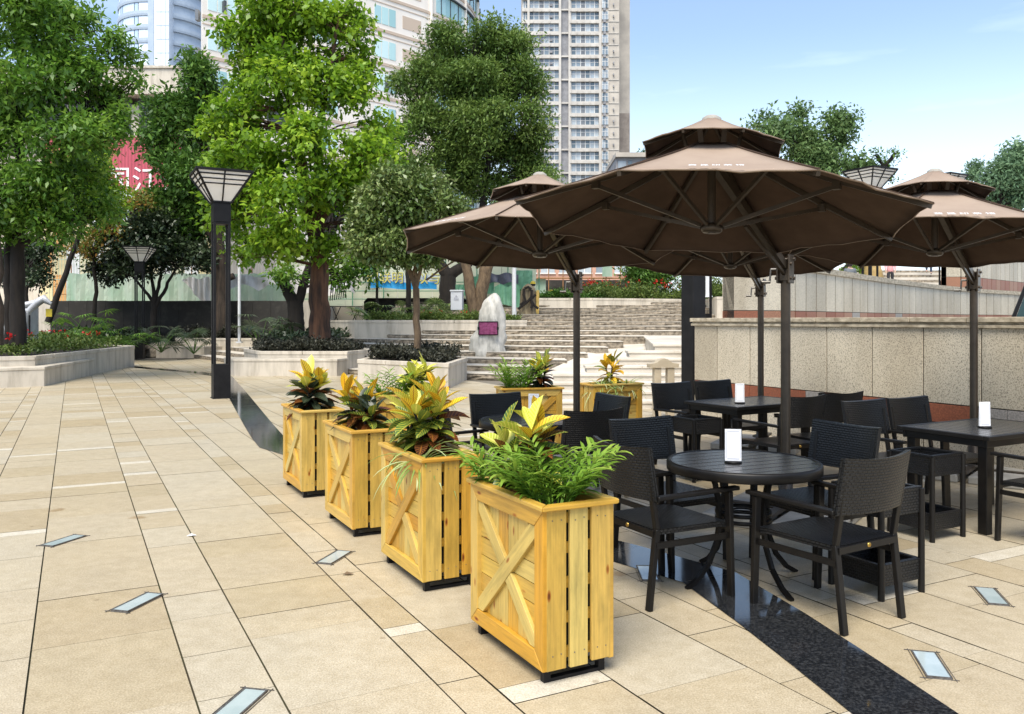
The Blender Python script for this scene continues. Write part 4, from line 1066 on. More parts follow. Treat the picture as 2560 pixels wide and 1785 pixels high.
tree("broadleaf_tree", "bushy green tree standing behind the umbrellas against the sky", tuple(D(2060,720,46)),
    q((1850,365,95,58),(1785,318,58,46),(1880,298,46,36),(1735,300,40,34),(1925,385,46,30),(1795,262,20,22),(1690,285,16,10),(1720,268,16,14),(1868,265,22,18),(1900,270,16,18)), 46, "leaf_far", .25, 1500, 10, .32, "bark_dark", [(2060,760,.3,2060,480,.16),(2060,480,.14,2000,330,.06),(2060,480,.14,2110,330,.06),(2080,480,.08,2180,420,.04)], wide=.5, subr=.3, sub=16)
o = tree("broadleaf_tree", "thin leafy branch top at the right of the bushy tree behind the umbrellas", tuple(D(2200,720,45)), q((1985,372,22,16),(2008,345,14,12),(2000,400,16,8),(1965,350,10,12)), 45, "leaf_dark", .2, 90, 6, .22, "bark_dark", [(2200,760,.1,2195,520,.08),(2195,520,.07,2210,420,.03)])
tree("broadleaf_tree", "hazy bluish green trees' nearest crown at the right edge behind the right umbrella", tuple(D(2500,760,72)),
    q((2240,400,50,40),(2285,378,46,40),(2300,430,62,44),(2260,440,50,30),(2285,345,22,22)), 72, "leaf_hazy", .36, 1500, 10, .42, "bark_dark", [(2500,800,.3,2500,520,.2)], wide=.5, subr=.3)
tree("pine_tree", "small round hazy tree crown left of the bluish trees at the right edge", tuple(D(2435,760,75)), q((2190,378,22,18),(2175,395,18,12)), 75, "leaf_hazy", .26, 160, 8, .3, "bark_dark", [(2440,800,.2,2440,450,.12)])
tree("distant_tree", "tiny tree top on the roofline left of the main umbrella", tuple(D(1610,760,160)), [(1612,385,13,8)], 160, "leaf_hazy", .5, 60, 8, .5, "bark_dark", [(1612,800,.3,1612,390,.2)])
tree("bush", "dark leafy bush at the top of the steps left of the steel column", tuple(D(1625,745,41)), q((1430,605,42,26),(1480,600,40,26),(1455,625,60,18)), 41, "leaf_dark", .22, 700, 8, .2, "bark_dark", [(1625,745,.08,1620,690,.04)], wide=.3)
# low planting
def mound(name, label, poly, z, h, mt_, size, n, cat="ground cover", flowers=0):
    xs = [p[0] for p in poly]; ys = [p[1] for p in poly]
    pts = []
    while len(pts) < n:
        x, y = random.uniform(min(xs), max(xs)), random.uniform(min(ys), max(ys)); ins = False
        for i in range(len(poly)):
            a, b = poly[i], poly[i-1]
            if (a[1] > y) != (b[1] > y) and x < (b[0]-a[0])*(y-a[1])/(b[1]-a[1])+a[0]: ins = not ins
        if ins: pts.append((x, y, z + h*(.55+.45*math.sin(x*3.1+1.3*math.sin(y*2.2))*math.sin(y*2.7))*random.uniform(.35,1.05)))
    T = np.array(pts); O = rnd_dirs(n, 1.0)
    V, Fq, C = leaves(T, O, 6, size, size*.8, -.1, .5)
    o = npmesh(name, V, Fq, C, MAT[mt_]); stuff(o, label, cat)
    if flowers:
        k = rng.choice(n, flowers); T2 = T[k].copy(); T2[:, 2] = z + h*rng.uniform(.75, 1.15, flowers)
        V, Fq, C = leaves(T2, rnd_dirs(flowers, 1), 9, .075, .05, -.1, .9)
        o2 = npmesh("flower_heads", V, Fq, C, MAT["petal_red"]); stuff(o2, "scattered red flower heads over " + label, "flowers")
mound("ground_cover", "the low green planting in the left flower bed", [(-24,13),(-14.6,18.1),(-11.9,20.3),(-12.95,27.6),(-15.3,29.1),(-24,29)], .66, .48, "leaf_cover", .10, 6500, flowers=110)
mound("low_shrub", "the dark low shrub at the foot of the bright green tree", [(-7.4,24.3),(-4.9,24.2),(-4.6,25.6),(-5.4,27.6),(-7.5,27.6),(-8.1,26)], .62, .42, "leaf_shrub", .09, 2600, "shrub")
mound("low_shrub", "the dark low shrub under the small round-crowned tree", [(-3.6,20.9),(-1.6,19.2),(-1.4,21.6),(-2,23.6),(-3.5,23.6)], .55, .36, "leaf_shrub", .085, 2300, "shrub")
mound("low_shrub", "the grey-green low shrub in the bed behind the tall lamp", [(-14.1,35.7),(-11.6,35.1),(-9.5,35.8),(-9.5,36.7),(-14.1,36.7)], .76, .55, "leaf_shrub", .11, 1900, "shrub")
mound("hedge", "the clipped low hedge on the upper bed behind the white boulder", [(-5.3,30.7),(-1,30.5),(.2,31.4),(.3,33),(-.7,33.2),(-5.0,33.0)], 1.5, .36, "leaf_cover", .10, 2600, "hedge", flowers=10)
mound("hedge", "the dark clipped hedge behind the carved wooden stump", [(.2,37.5),(3.4,37.4),(4.2,38.4),(.2,38.6)], 2.5, .42, "leaf_dark", .11, 1300, "hedge")
mound("ground_cover", "the sloping planting with red flowers at the top of the steps", [(3.6,37.5),(7.3,39),(10,41),(10,44),(3.2,43)], 2.5, .9, "leaf_cover", .12, 2600, flowers=60)
mound("hedge", "the bright trimmed hedge between the steel column and the granite wall", [(8.0,34),(13,34),(13,37.5),(8.4,37.5)], 2.45, 1.3, "leaf_cover", .11, 2600, "hedge")
mound("undergrowth", "the dark undergrowth between the beds and the dark retaining wall", [(-9.1,30.4),(-6.4,30),(-6.2,33),(-9,36.8),(-9.1,36.9),(-15.4,36.95),(-20,36.8),(-17.5,31.4),(-15.5,30.9),(-15.5,36.85),(-9.15,36.85)], .6, .55, "leaf_black", .17, 2600, "undergrowth")
def fan_palm(label, x, y, z, n, r, mt_="leaf_black", name="fan_palm"):
    t = thing(name, label, "palm", (x, y, z), random.random()*6, "low fan palms and broad-leaved plants at the back")
    m, s = MB(), MB()
    for k in range(n):
        a = 2*PI*k/n + random.uniform(-.4,.4); el = random.uniform(.25,1.2); ln = r*random.uniform(.7,1.25)
        c = Vector((math.cos(a)*math.cos(el)*ln, math.sin(a)*math.cos(el)*ln, math.sin(el)*ln))
        s.tube([(0,0,0), c*.5+Vector((0,0,.06)), c], [.018,.014,.008], 5)
        out_ = Vector((math.cos(a), math.sin(a), random.uniform(-.4,1.0))).normalized(); sd_ = Vector((-math.sin(a), math.cos(a), 0)); up_ = out_.cross(sd_)
        fr_ = random.uniform(.42,.62)
        for j in range(17):
            b_ = R(-125+250*j/16); dr = out_*math.cos(b_)+sd_*math.sin(b_); nx = out_*-math.sin(b_)+sd_*math.cos(b_)
            p1 = c+dr*fr_*.55+nx*.028-up_*0*.02; p2 = c+dr*fr_*.55-nx*.028; tip = c+dr*fr_+Vector((0,0,-.09-.05*random.random()))
            m.add([c, p2, tip, p1], [(0,1,2,3)], random.random())
    s.build("stem", MAT["leaf_dark"], t); m.build("fronds", MAT[mt_], t)
for x, y, z, n, r, mt_, lb in ((-15.9,29.8,.55,11,1.1,"leaf_dark","fan palm left of the far lamp, nearest the silver cover"),(-14.6,30.8,.45,11,1.0,"leaf_dark","fan palm in the middle of the clump before the dark wall"),
    (-13.7,32.4,.3,10,.9,"leaf_black","fan palm directly behind the far lamp post"),(-12.9,33.6,.2,9,.9,"leaf_black","dim fan palm between the two lamp posts"),
    (-10.2,33.6,.5,11,1.2,"leaf_black","dark palm right of the tall lamp by the thin white pole"),(-8.7,32.8,.4,11,1.1,"leaf_black","dark palm left of the peeling trunk"),
    (-16.6,32.5,.9,9,1.2,"leaf_mid","upright fan palm against the end of the dark wall"),
    (-5.6,33.2,1.5,10,.7,"leaf_gloss","broad-leaved plant at the left end of the upper bed"),(-4.1,33.4,1.5,11,.8,"leaf_gloss","broad-leaved plant left of the slender pale trunk"),
    (-3.0,33.6,1.5,11,.9,"leaf_gloss","broad-leaved plant right of the slender pale trunk"),(-1.5,34.0,1.5,8,.7,"leaf_mid","yellow-green plant between the white cabinet and the brown trunks"),
    (7.7,41.5,3.0,12,1.2,"leaf_mid","large fan palm at the top of the steps beside the steel column"),(6.6,42.5,2.9,11,1.1,"leaf_dark","dark fan palm behind the red flowers at the top of the steps")):
    fan_palm(lb, x, y, z, n, r, mt_)

# ---------------------------------------------------------------- plants of the wooden planters
def leaf_strip(mb, base, dirv, ln, wd, bend, seg=6, c=.5, fold=.25, shape=None, roll=0.0):
    dv = Vector(dirv).normalized(); sd_ = dv.cross(Vector((0,0,1)))
    if sd_.length < .05: sd_ = Vector((1,0,0))
    sd_.normalize()
    if roll: sd_ = (Matrix.Rotation(roll, 3, dv) @ sd_).normalized()
    p = Vector(base); rows = []
    for i in range(seg+1):
        f = i/seg
        wv = wd*(math.sin(PI*min(1,f*.96+.04)**1.2)**.75 if shape is None else shape(f))
        nr = sd_.cross(dv).normalized()
        rows.append((p - sd_*wv/2 + nr*wv*fold, p.copy(), p + sd_*wv/2 + nr*wv*fold))
        dv = (dv + Vector((0,0,-bend/seg))).normalized(); p = p + dv*ln/seg
    vs = [x for r_ in rows for x in r_]; fs, uv = [], []
    for i in range(seg):
        for j in range(2):
            fs.append((3*i+j, 3*i+j+1, 3*i+3+j+1, 3*i+3+j))
            f0, f1 = i/seg, (i+1)/seg; s0, s1 = (-1+j), j
            uv.append([(f0,s0),(f0,s1),(f1,s1),(f1,s0)])
    mb.add(vs, fs, c, uv, True)
def croton(label, loc, rz, h=.42, n=46, tops=("croton_gold","croton_lime"), lows=("croton_green","croton_maroon"), r=1.0, name="croton_plant", frac=.34):
    t = thing(name, label, "plant", loc, rz, "leafy plants in the wooden planters")
    n = int(n*1.75); ms = {}
    st_ = MB(); stems = []
    for k in range(3):
        a = 2*PI*k/3+random.random(); tp = Vector((math.cos(a)*.11*r, math.sin(a)*.06*r, h*random.uniform(.55,.88)))
        st_.tube([(math.cos(a)*.03,math.sin(a)*.03,-.04), tp*.5+Vector((.01,0,.02)), tp], [.011,.009,.006], 6); stems.append(tp)
    st_.build("stem", MAT["bark_dark"], t)
    for k in range(n):
        f = (k+.5)/n; tp = stems[k % 3]; a = k*2.39996+random.uniform(-.3,.3)
        z = .05+f*(tp.z-.03); b = Vector((tp.x*f, tp.y*f, z))
        el = (-.10+1.15*f**1.0)+random.uniform(-.32,.32)
        dv = (math.cos(a)*math.cos(el), math.sin(a)*math.cos(el), math.sin(el))
        key = random.choice(tuple(tops)*3+("croton_green",)) if f > 1-frac+random.uniform(-.1,.1) else random.choice(lows)
        ln = random.uniform(.12,.215)*r*(1.08 if f < .6 else .97)
        leaf_strip(ms.setdefault(key, MB()), b, dv, ln, ln*random.uniform(.32,.42), random.uniform(.4,1.2) if f < .6 else random.uniform(.05,.6), 6, random.random(), random.uniform(.08,.28), None, random.uniform(-.5,.5))
    nm = {"croton_gold":"golden_leaves","croton_lime":"lime_leaves","croton_green":"green_leaves","croton_maroon":"maroon_leaves","croton_dusk":"dusky_leaves"}
    for key, mb in ms.items(): mb.build(nm[key], MAT[key], t)
    return t
def parlor_palm(label, loc, rz, n=16, h=.34, name="parlor_palm", r=1.0):
    t = thing(name, label, "plant", loc, rz, "leafy plants in the wooden planters")
    n = int(n*1.35); m, s = MB(), MB()
    for k in range(n):
        a = k*2.39996; el = random.uniform(1.0,1.5); ln = h*random.uniform(.75,1.15)
        dv = Vector((math.cos(a)*math.cos(el), math.sin(a)*math.cos(el), math.sin(el))); p = Vector((math.cos(a)*.07*r, math.sin(a)*.05*r, -.03)); pts = [p.copy()]
        for i in range(8):
            dv = (dv+Vector((math.cos(a)*.03,math.sin(a)*.03,-.05))).normalized(); p = p+dv*ln/8*1.15; pts.append(p.copy())
        s.tube(pts, [.0045-.003*i/8 for i in range(9)], 5)
        for i in range(2, 9):
            for sg in (-1,1):
                for e in ((.25,) if i < 8 else (0,)):
                    b = pts[i].lerp(pts[min(8,i+1)], e); tt = (pts[i]-pts[i-1]).normalized(); sd_ = tt.cross(Vector((0,0,1))).normalized()
                    dv2 = (tt*random.uniform(.7,1.2)+sd_*sg+Vector((0,0,random.uniform(.0,.45)))).normalized()
                    leaf_strip(m, b, dv2, random.uniform(.12,.17)*r*(1-.25*(i-2)/6), .0185, random.uniform(.4,1.1), 4, min(.99,.25+.09*i*random.uniform(.5,1.1)), .25, lambda f: math.sin(PI*(.12+.88*f))**.7, 0)
    s.build("stem", MAT["leaf_palm"], t); m.build("fronds", MAT["leaf_palm"], t)
    return t
def spider_plant(label, loc, rz, n=46, r=.34, hang=None, name="spider_plant"):
    t = thing(name, label, "plant", loc, rz, "leafy plants in the wooden planters")
    m = MB()
    for k in range(n):
        a = k*2.39996; el = random.uniform(.35,1.25)
        leaf_strip(m, (0,0,-.02), (math.cos(a)*math.cos(el), math.sin(a)*math.cos(el), math.sin(el)), r*random.uniform(.8,1.35), random.uniform(.015,.022), random.uniform(1.3,2.6), 7, random.random(), .25, lambda f: (1-f)**.4*min(1,.5+f*3))
    m.build("leaves", MAT["leaf_spider"], t)
    if hang:
        hx, hy, hz_ = hang; h2 = MB()
        h2.tube([(0,0,0),(hx*.6,hy*.6,.12),(hx*.95,hy*.95,.02),(hx,hy,hz_)], [.004,.003,.003,.003], 5)
        for q_ in range(3):
            o = Vector((hx+random.uniform(-.03,.03), hy+random.uniform(-.05,.05), hz_+q_*.075))
            for k in range(13):
                a = k*2.39996; el = random.uniform(-.3,1.0)
                leaf_strip(h2, o, (math.cos(a)*math.cos(el), math.sin(a)*math.cos(el), math.sin(el)), random.uniform(.11,.19), .015, random.uniform(1,2.2), 5, random.random(), .25, lambda f: (1-f)**.4)
        h2.build("runner", MAT["leaf_spider"], t)
    return t
# ================================================================ FURNITURE AND SMALL THINGS
random.seed(21)
# --- lamps
def make_lamp(label, loc, rz):
    t = thing("street_lamp", label, "street lamp", loc, rz, "black square lamp posts")
    b = MB(); b.box(-.162,.162,-.162,.162,0,.68); b.box(-.18,.18,-.18,.18,0,.015); b.build("base_block", MAT["lamp_black"], t, bevel=.006)
    b = MB()
    for x in (-1,1):
        for y in (-1,1): b.box(x*.138-.024,x*.138+.024,y*.138-.024,y*.138+.024,.68,3.5)
    b.build("post", MAT["lamp_black"], t, bevel=.004)
    b = MB(); b.box(-.165,.165,-.165,.165,3.5,3.88); b.box(-.155,.155,-.155,.155,3.46,3.5); b.build("neck_block", MAT["lamp_black"], t, bevel=.006)
    g_ = MB(); lo, hi, z0, z1 = .160, .505, 3.885, 4.45
    g_.add([(x*lo,y*lo,z0) for x,y in ((-1,-1),(1,-1),(1,1),(-1,1))]+[(x*hi,y*hi,z1) for x,y in ((-1,-1),(1,-1),(1,1),(-1,1))], [(0,1,5,4),(1,2,6,5),(2,3,7,6),(3,0,4,7),(0,3,2,1)])
    g_.build("glass", MAT["lamp_glass"], t); g_ = MB(); g_.box(-.495,.495,-.495,.495,4.44,4.451); g_.build("top_glass", MAT["lamp_glass"], t)
    f = MB()
    P = lambda x, y, fz, e=.012: Vector((x*(lo+(hi-lo)*fz+e), y*(lo+(hi-lo)*fz+e), z0+(z1-z0)*fz))
    cs = ((-1,-1),(1,-1),(1,1),(-1,1))
    for i in range(4):
        a, c = cs[i], cs[(i+1)%4]
        f.bar(P(*a,0), P(*a,1), .032, .032)
        m0 = ((a[0]+c[0])/2,(a[1]+c[1])/2)
        f.bar(P(*m0,0), P(*m0,1), .026, .022)
        for fz, w_ in ((.60,.022),(.75,.022),(.90,.026)): f.bar(P(*a,fz), P(*c,fz), .022, w_)
    for s_ in (-1,1): f.box(s_*.508-.028,s_*.508+.028,-.536,.536,4.452,4.50); f.box(-.480,.480,s_*.508-.028,s_*.508+.028,4.4525,4.4995)
    f.box(-.02,.02,-.479,.479,4.46,4.49); f.box(-.19,.19,-.19,.19,3.88,3.91)
    f.build("head_frame", MAT["lamp_black"], t)
    return t
lamp = make_lamp("tall black square lamp post standing on the pavement left of the planters", (-5.81,16.55,0), R(27.9))
for (x, y, z, rz, lb) in ((-14.95,33.3,0,R(10),"far black lamp post beside the end of the flower bed"),
    (10.45,24.2,1.45,R(28),"black lamp post between the main and the right umbrella, its bars behind the upper wall"),
    (15.68,30.0,2.3,R(30),"black lamp whose flat top peeks over the right umbrella"),
    (4.45,19.4,1.03,R(20),"black lamp frame right of the steel column, its head behind the main umbrella")):
    dup(lamp, (x, y, z), rz, lb)
# --- umbrellas
OFF, TILT = 1.54, .10
def make_umbrella(label, loc, rz):
    t = thing("cantilever_umbrella", label, "umbrella", loc, rz, "brown two-tiered cantilever umbrellas")
    tz = lambda x, y, z: Vector((x-OFF, y, z - TILT*x))
    RR, ZR, RT, ZT = 1.27, 2.185, .20, 2.62
    b = MB(); b.tube([(0,0,.05),(0,0,2.02)], .037, 16); b.build("pole", MAT["umbrella_metal"], t)
    b = MB(); b.box(-.035,.035,-.5,.5,.055,.085); b.box(-.5,.5,-.035,.035,.0865,.115); b.lathe([(.10,.115),(.10,.135),(.055,.15),(.055,.30),(.037,.31)], 16)
    b.build("cross_base", MAT["umbrella_metal"], t)
    for x in (-1,1):
        for y in (-1,1):
            b = MB(); b.box(x*.27-.225,x*.27+.225,y*.27-.225,y*.27+.225,.0,.075); b.build("base_slab", MAT["base_slab"], t, bevel=.012, seg=2)
    b = MB(); b.box(-.075,.05,-.052,-.038,1.84,2.06); b.box(-.075,.05,.038,.052,1.84,2.06); b.box(-.045,.045,-.037,.037,1.86,1.95)
    for x, z in ((-.05,1.88),(.03,1.88),(.03,2.03),(-.05,1.99)):
        for y in (-1,1): b.tube([(x,y*.05,z),(x,y*.066,z)], .014, 8)
    b.lathe([(0,.0),(.05,0),(.05,.016),(0,.016)], 14, (0,0,2.02)); b.build("bracket", MAT["umbrella_metal"], t, bevel=.003)
    b = MB(); b.tube([(-.04,.05,1.95),(-.05,.10,1.95)], .010, 8); b.tube([(-.05,.10,1.955),(-.065,.105,1.845)], .008, 8); b.tube([(-.065,.10,1.85),(-.085,.16,1.85)], .012, 8); b.build("crank_handle", MAT["steel"], t)
    b = MB(); b.bar((-.02,0,1.97), tz(.02,0,2.55), .045, .062); b.bar((-.0,0,1.90), tz(.62,0,2.27), .022, .025); b.build("arm", MAT["umbrella_metal"], t)
    b = MB(); b.tube([tz(0,0,2.10),tz(0,0,2.66)], .026, 10); b.build("mast", MAT["umbrella_metal"], t)
    b = MB(); vs = [];
    h_ = MB(); h_.lathe([(0,2.105),(.055,2.105),(.066,2.118),(.066,2.148),(.04,2.16),(0,2.16)], 18); h_.v = [tuple(tz(*p)) for p in h_.v]; h_.build("hub", MAT["umbrella_metal"], t)
    prof = lambda f: (RT+(RR-RT)*f, ZT+(ZR-ZT)*(f**.93))
    for k in range(8):
        a = PI/4*k; ca, sa = math.cos(a), math.sin(a)
        pt = lambda f, dz: tz(prof(f)[0]*ca, prof(f)[0]*sa, prof(f)[1]+dz)
        b = MB()
        b.bar(pt(0,-.035), pt(.5,-.026), .022, .032); b.bar(pt(.5,-.026), pt(.985,-.018), .022, .030)
        rb = b.build("rib", MAT["umbrella_metal"], t)
        b = MB(); b.bar(tz(.075*ca,.075*sa,2.145), pt(.52,-.055), .018, .024); j = pt(.52,-.045); b.box(j.x-.022,j.x+.022,j.y-.022,j.y+.022,j.z-.03,j.z+.02)
        b.build("strut", MAT["umbrella_metal"], rb)
    def cloth(prof_, nr, na, sag, lip, hole=False):
        m = MB(); vs = []
        for k in range(8):
            a0, a1 = PI/4*k, PI/4*(k+1)
            for i in range(nr+2):
                f = min(i/nr, 1.0); r_, z_ = prof_(f)
                for j in range(na+1):
                    s = j/na; q_ = 4*s*(1-s)
                    x = r_*(math.cos(a0)*(1-s)+math.cos(a1)*s); y = r_*(math.sin(a0)*(1-s)+math.sin(a1)*s)
                    dz = -sag*q_*math.sin(PI*min(1,f*.9+.02)) + (.007*math.sin(9*s+7*f+k)+.005*math.sin(23*s-5*f+2.1*k))*f*q_*(1 if nr > 6 else .3)
                    z = z_+dz
                    if f == 1: kk = 1-.018*q_; x *= kk; y *= kk; z += .010*q_
                    if i == nr+1: z -= lip*(.55+.45*q_); x *= .992; y *= .992
                    vs.append(tz(x, y, z))
        fs = []; st = (nr+2)*(na+1)
        for k in range(8):
            for i in range(nr+1):
                for j in range(na):
                    o_ = k*st+i*(na+1)+j; fs.append((o_, o_+na+1, o_+na+2, o_+1))
        m.add(vs, fs, .5, None, True)
        return m
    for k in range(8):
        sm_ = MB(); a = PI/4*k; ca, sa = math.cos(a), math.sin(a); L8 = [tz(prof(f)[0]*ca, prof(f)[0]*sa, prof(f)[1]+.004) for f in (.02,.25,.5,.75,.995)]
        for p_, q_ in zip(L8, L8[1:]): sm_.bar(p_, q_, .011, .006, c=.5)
        sm_.build("seam", MAT["canopy_shade_brown"], t)
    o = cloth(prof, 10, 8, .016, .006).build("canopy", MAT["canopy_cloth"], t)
    o.data.materials.append(MAT["canopy_shade_brown"]); s = o.modifiers.new("thickness", 'SOLIDIFY'); s.thickness = .004; s.offset = -1; s.material_offset = 1
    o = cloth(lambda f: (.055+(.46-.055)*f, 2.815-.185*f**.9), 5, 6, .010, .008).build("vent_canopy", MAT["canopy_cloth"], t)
    o.data.materials.append(MAT["canopy_shade_brown"]); s = o.modifiers.new("thickness", 'SOLIDIFY'); s.thickness = .004; s.offset = -1; s.material_offset = 1
    b = MB()
    for k in range(8):
        a = PI/4*k; ca, sa = math.cos(a), math.sin(a)
        b.bar(tz(.05*ca,.05*sa,2.79), tz(.45*ca,.45*sa,2.615), .014, .016)
        b.bar(tz(.16*ca,.16*sa,2.60), tz(.20*ca,.20*sa,2.735), .034, .008, c=.5)
    b.build("vent_frame", MAT["umbrella_metal"], t)
    h_ = MB(); h_.lathe([(.062,2.80),(.060,2.824),(.04,2.838),(0,2.84)], 20); h_.v = [tuple(tz(*p)) for p in h_.v]; h_.build("cap", MAT["base_slab"], t)
    return t
def lettering(um, ang_k, body, size, f0):
    # white characters printed along the lower edge of one panel of the cloth
    a = PI/4*(ang_k+.5); RR, ZR, RT, ZT = 1.27, 2.185, .20, 2.62
    ap = math.cos(PI/8); r_ = (RT+(RR-RT)*f0)*ap; z_ = ZT+(ZR-ZT)*(f0**.93) - .016*math.sin(PI*min(1,f0*.9)) + .026
    ca, sa = math.cos(a), math.sin(a)
    dr = Vector((ca*ap*(RR-RT), sa*ap*(RR-RT), (ZR-ZT)*.93 - TILT*ca*ap*(RR-RT))).normalized()
    tg = Vector((-sa, ca, TILT*sa))
    p = Vector((r_*ca-OFF, r_*sa, z_ - TILT*r_*ca))
    return text("lettering", body, size, MAT["letter_white"], frame(p, tg, -dr), um, .001)
UMB = make_umbrella("largest brown two-tiered cantilever umbrella, over the round table in front", (2.145,6.5,0), R(55))
ub = [UMB]
for x, y, rz, lb in ((.68,8.72,R(73.5),"brown cantilever umbrella at the left, over the round table behind the planters"),
    (4.60,8.26,R(50),"brown cantilever umbrella at the right edge, with white characters on its brim"),
    (3.06,10.2,R(61.6),"hindmost brown cantilever umbrella, seen under the largest one")):
    ub.append(dup(UMB, (x, y, 0), rz, lb))
for um, k, sz in ((ub[0],4,.045),(ub[1],3,.05),(ub[2],4,.066)):
    lettering(um, k, "黄 昆 印 茶 馆", sz, .972)
# --- chairs
def make_chair(label, loc, rz):
    t = thing("rattan_chair", label, "chair", loc, rz, "black rattan armchairs around the tables")
    for y in (-1,1):
        b = MB(); b.bar((.275,y*.262,0),(.255,y*.262,.595),.026,.040,(0,1,0),.5,.030,.044); b.build("front_leg", MAT["black_metal"], t, bevel=.003)
        b = MB(); b.bar((-.275,y*.232,0),(-.225,y*.232,.43),.028,.038,(0,1,0),.5); b.bar((-.225,y*.232,.43),(-.285,y*.232,.80),.026,.034,(0,1,0),.5); b.build("rear_leg", MAT["black_metal"], t, bevel=.003)
        b = MB(); b.bar((-.245,y*.258,.600),(.315,y*.268,.610),.046,.022,(0,0,1),.5); b.build("armrest", MAT["black_metal"], t, bevel=.004)
        b = MB(); b.bar((-.24,y*.245,.345),(.262,y*.252,.345),.018,.032,(0,0,1),.5); b.build("stretcher", MAT["black_metal"], t)
    def panel(nx, ny, fn, th, nm, nrm):
        m = MB(); V1 = [[Vector(fn(i/nx, j/ny)) for j in range(ny+1)] for i in range(nx+1)]; n_ = Vector(nrm)*th
        for sgn in (0,1):
            vs = [p + n_*sgn for r_ in V1 for p in r_]; fs, uv = [], []
            for i in range(nx):
                for j in range(ny):
                    q_ = [(i,j),(i+1,j),(i+1,j+1),(i,j+1)]
                    if sgn == 0: q_ = q_[::-1]
                    fs.append([a*(ny+1)+c for a, c in q_]); uv.append([(c/ny*.52, a/nx*(.42 if nm == "seat" else .29)) for a, c in q_])
            m.add(vs, fs, .5, uv, True)
        rim = [(i,0) for i in range(nx+1)]+[(nx,j) for j in range(1,ny+1)]+[(i,ny) for i in range(nx-1,-1,-1)]+[(0,j) for j in range(ny-1,0,-1)]
        for k in range(len(rim)):
            a, c = rim[k], rim[(k+1)%len(rim)]; p, q_ = V1[a[0]][a[1]], V1[c[0]][c[1]]; l_ = (q_-p).length
            m.add([p, q_, q_+n_, p+n_], [(0,1,2,3)], .5, [[(k*.05,0),(k*.05+l_,0),(k*.05+l_,th),(k*.05,th)]])
        return m.build(nm, MAT["rattan"], t)
    panel(6, 8, lambda f, s: (-.235+.515*f, (-.235-.012*f+(.47+.024*f)*s), .428-.016*math.sin(PI*s)*math.sin(PI*f)-(.012 if f > .9 else 0)), -.03, "seat", (0,0,1))
    panel(8, 12, lambda f, s: (-.243-.052*f-.030*(1-(2*s-1)**2)+.030*(1 if False else abs(2*s-1)**2)*.6, -.262+.524*s, .580+.280*f+.014*(abs(2*s-1)**2)*f), .030, "backrest", (-1,0,.15))
    b = MB(); b.bar((-.238,-.232,.405),(-.238,.232,.405),.02,.034,(0,0,1),.5); b.bar((.262,-.25,.392),(.262,.25,.392),.02,.034,(0,0,1),.5); b.build("seat_rail", MAT["black_metal"], t)
    b = MB(); b.lathe([(0,.004),(.011,.004),(.013,0)], 12); b.v = [(-.2485-z, x, .408+y) for x, y, z in b.v]
    for yy in (-.004,0,.004): b.box(-.2545,-.2525,yy-.0008,yy+.0008,.403,.412)
    b.build("badge", MAT["gold_badge"], t)
    return t
chair = make_chair("black rattan armchair at the left of the front round table, beside the nearest planter", (.865,4.755,0), YAW_V)
for x, y, rz, lb in ((1.69,4.435,YAW_U+.06,"foreground black rattan armchair, its back to the viewer right of the front round table"),
    (1.03,5.50,YAW_U+PI,"black rattan armchair on the far left side of the front round table"),
    (1.93,5.30,YAW_V+PI,"black rattan armchair on the far right side of the front round table"),
    (-.02,7.45,YAW_U+PI,"black rattan armchair on the far left of the round table behind the planters"),
    (-.36,6.72,YAW_V,"black rattan armchair half hidden by the second planter's plants"),
    (.49,6.58,YAW_U,"black rattan armchair with its back to the viewer behind the nearest planter's palm"),
    (.66,7.40,YAW_V+PI,"black rattan armchair directly in front of the wooden planter right of the left pole"),
    (1.87,8.78,YAW_U+PI,"black rattan armchair beside the steel column behind the rear rectangular table"),
    (2.40,9.12,YAW_U+PI,"black rattan armchair behind the rear rectangular table's white card"),
    (2.50,7.74,YAW_U,"black rattan armchair just right of the main umbrella pole"),
    (3.00,8.10,YAW_U-.1,"black rattan armchair by the wall at the right end of the rear rectangular table"),
    (3.12,6.78,YAW_U+PI,"black rattan armchair at the left of the right-hand rectangular table's far side"),
    (3.62,7.05,YAW_U+PI,"black rattan armchair against the red band behind the right-hand rectangular table"),
    (3.78,5.72,YAW_U,"black rattan armchair cut off by the right edge of the picture")):
    dup(chair, (x, y, 0), rz, lb)
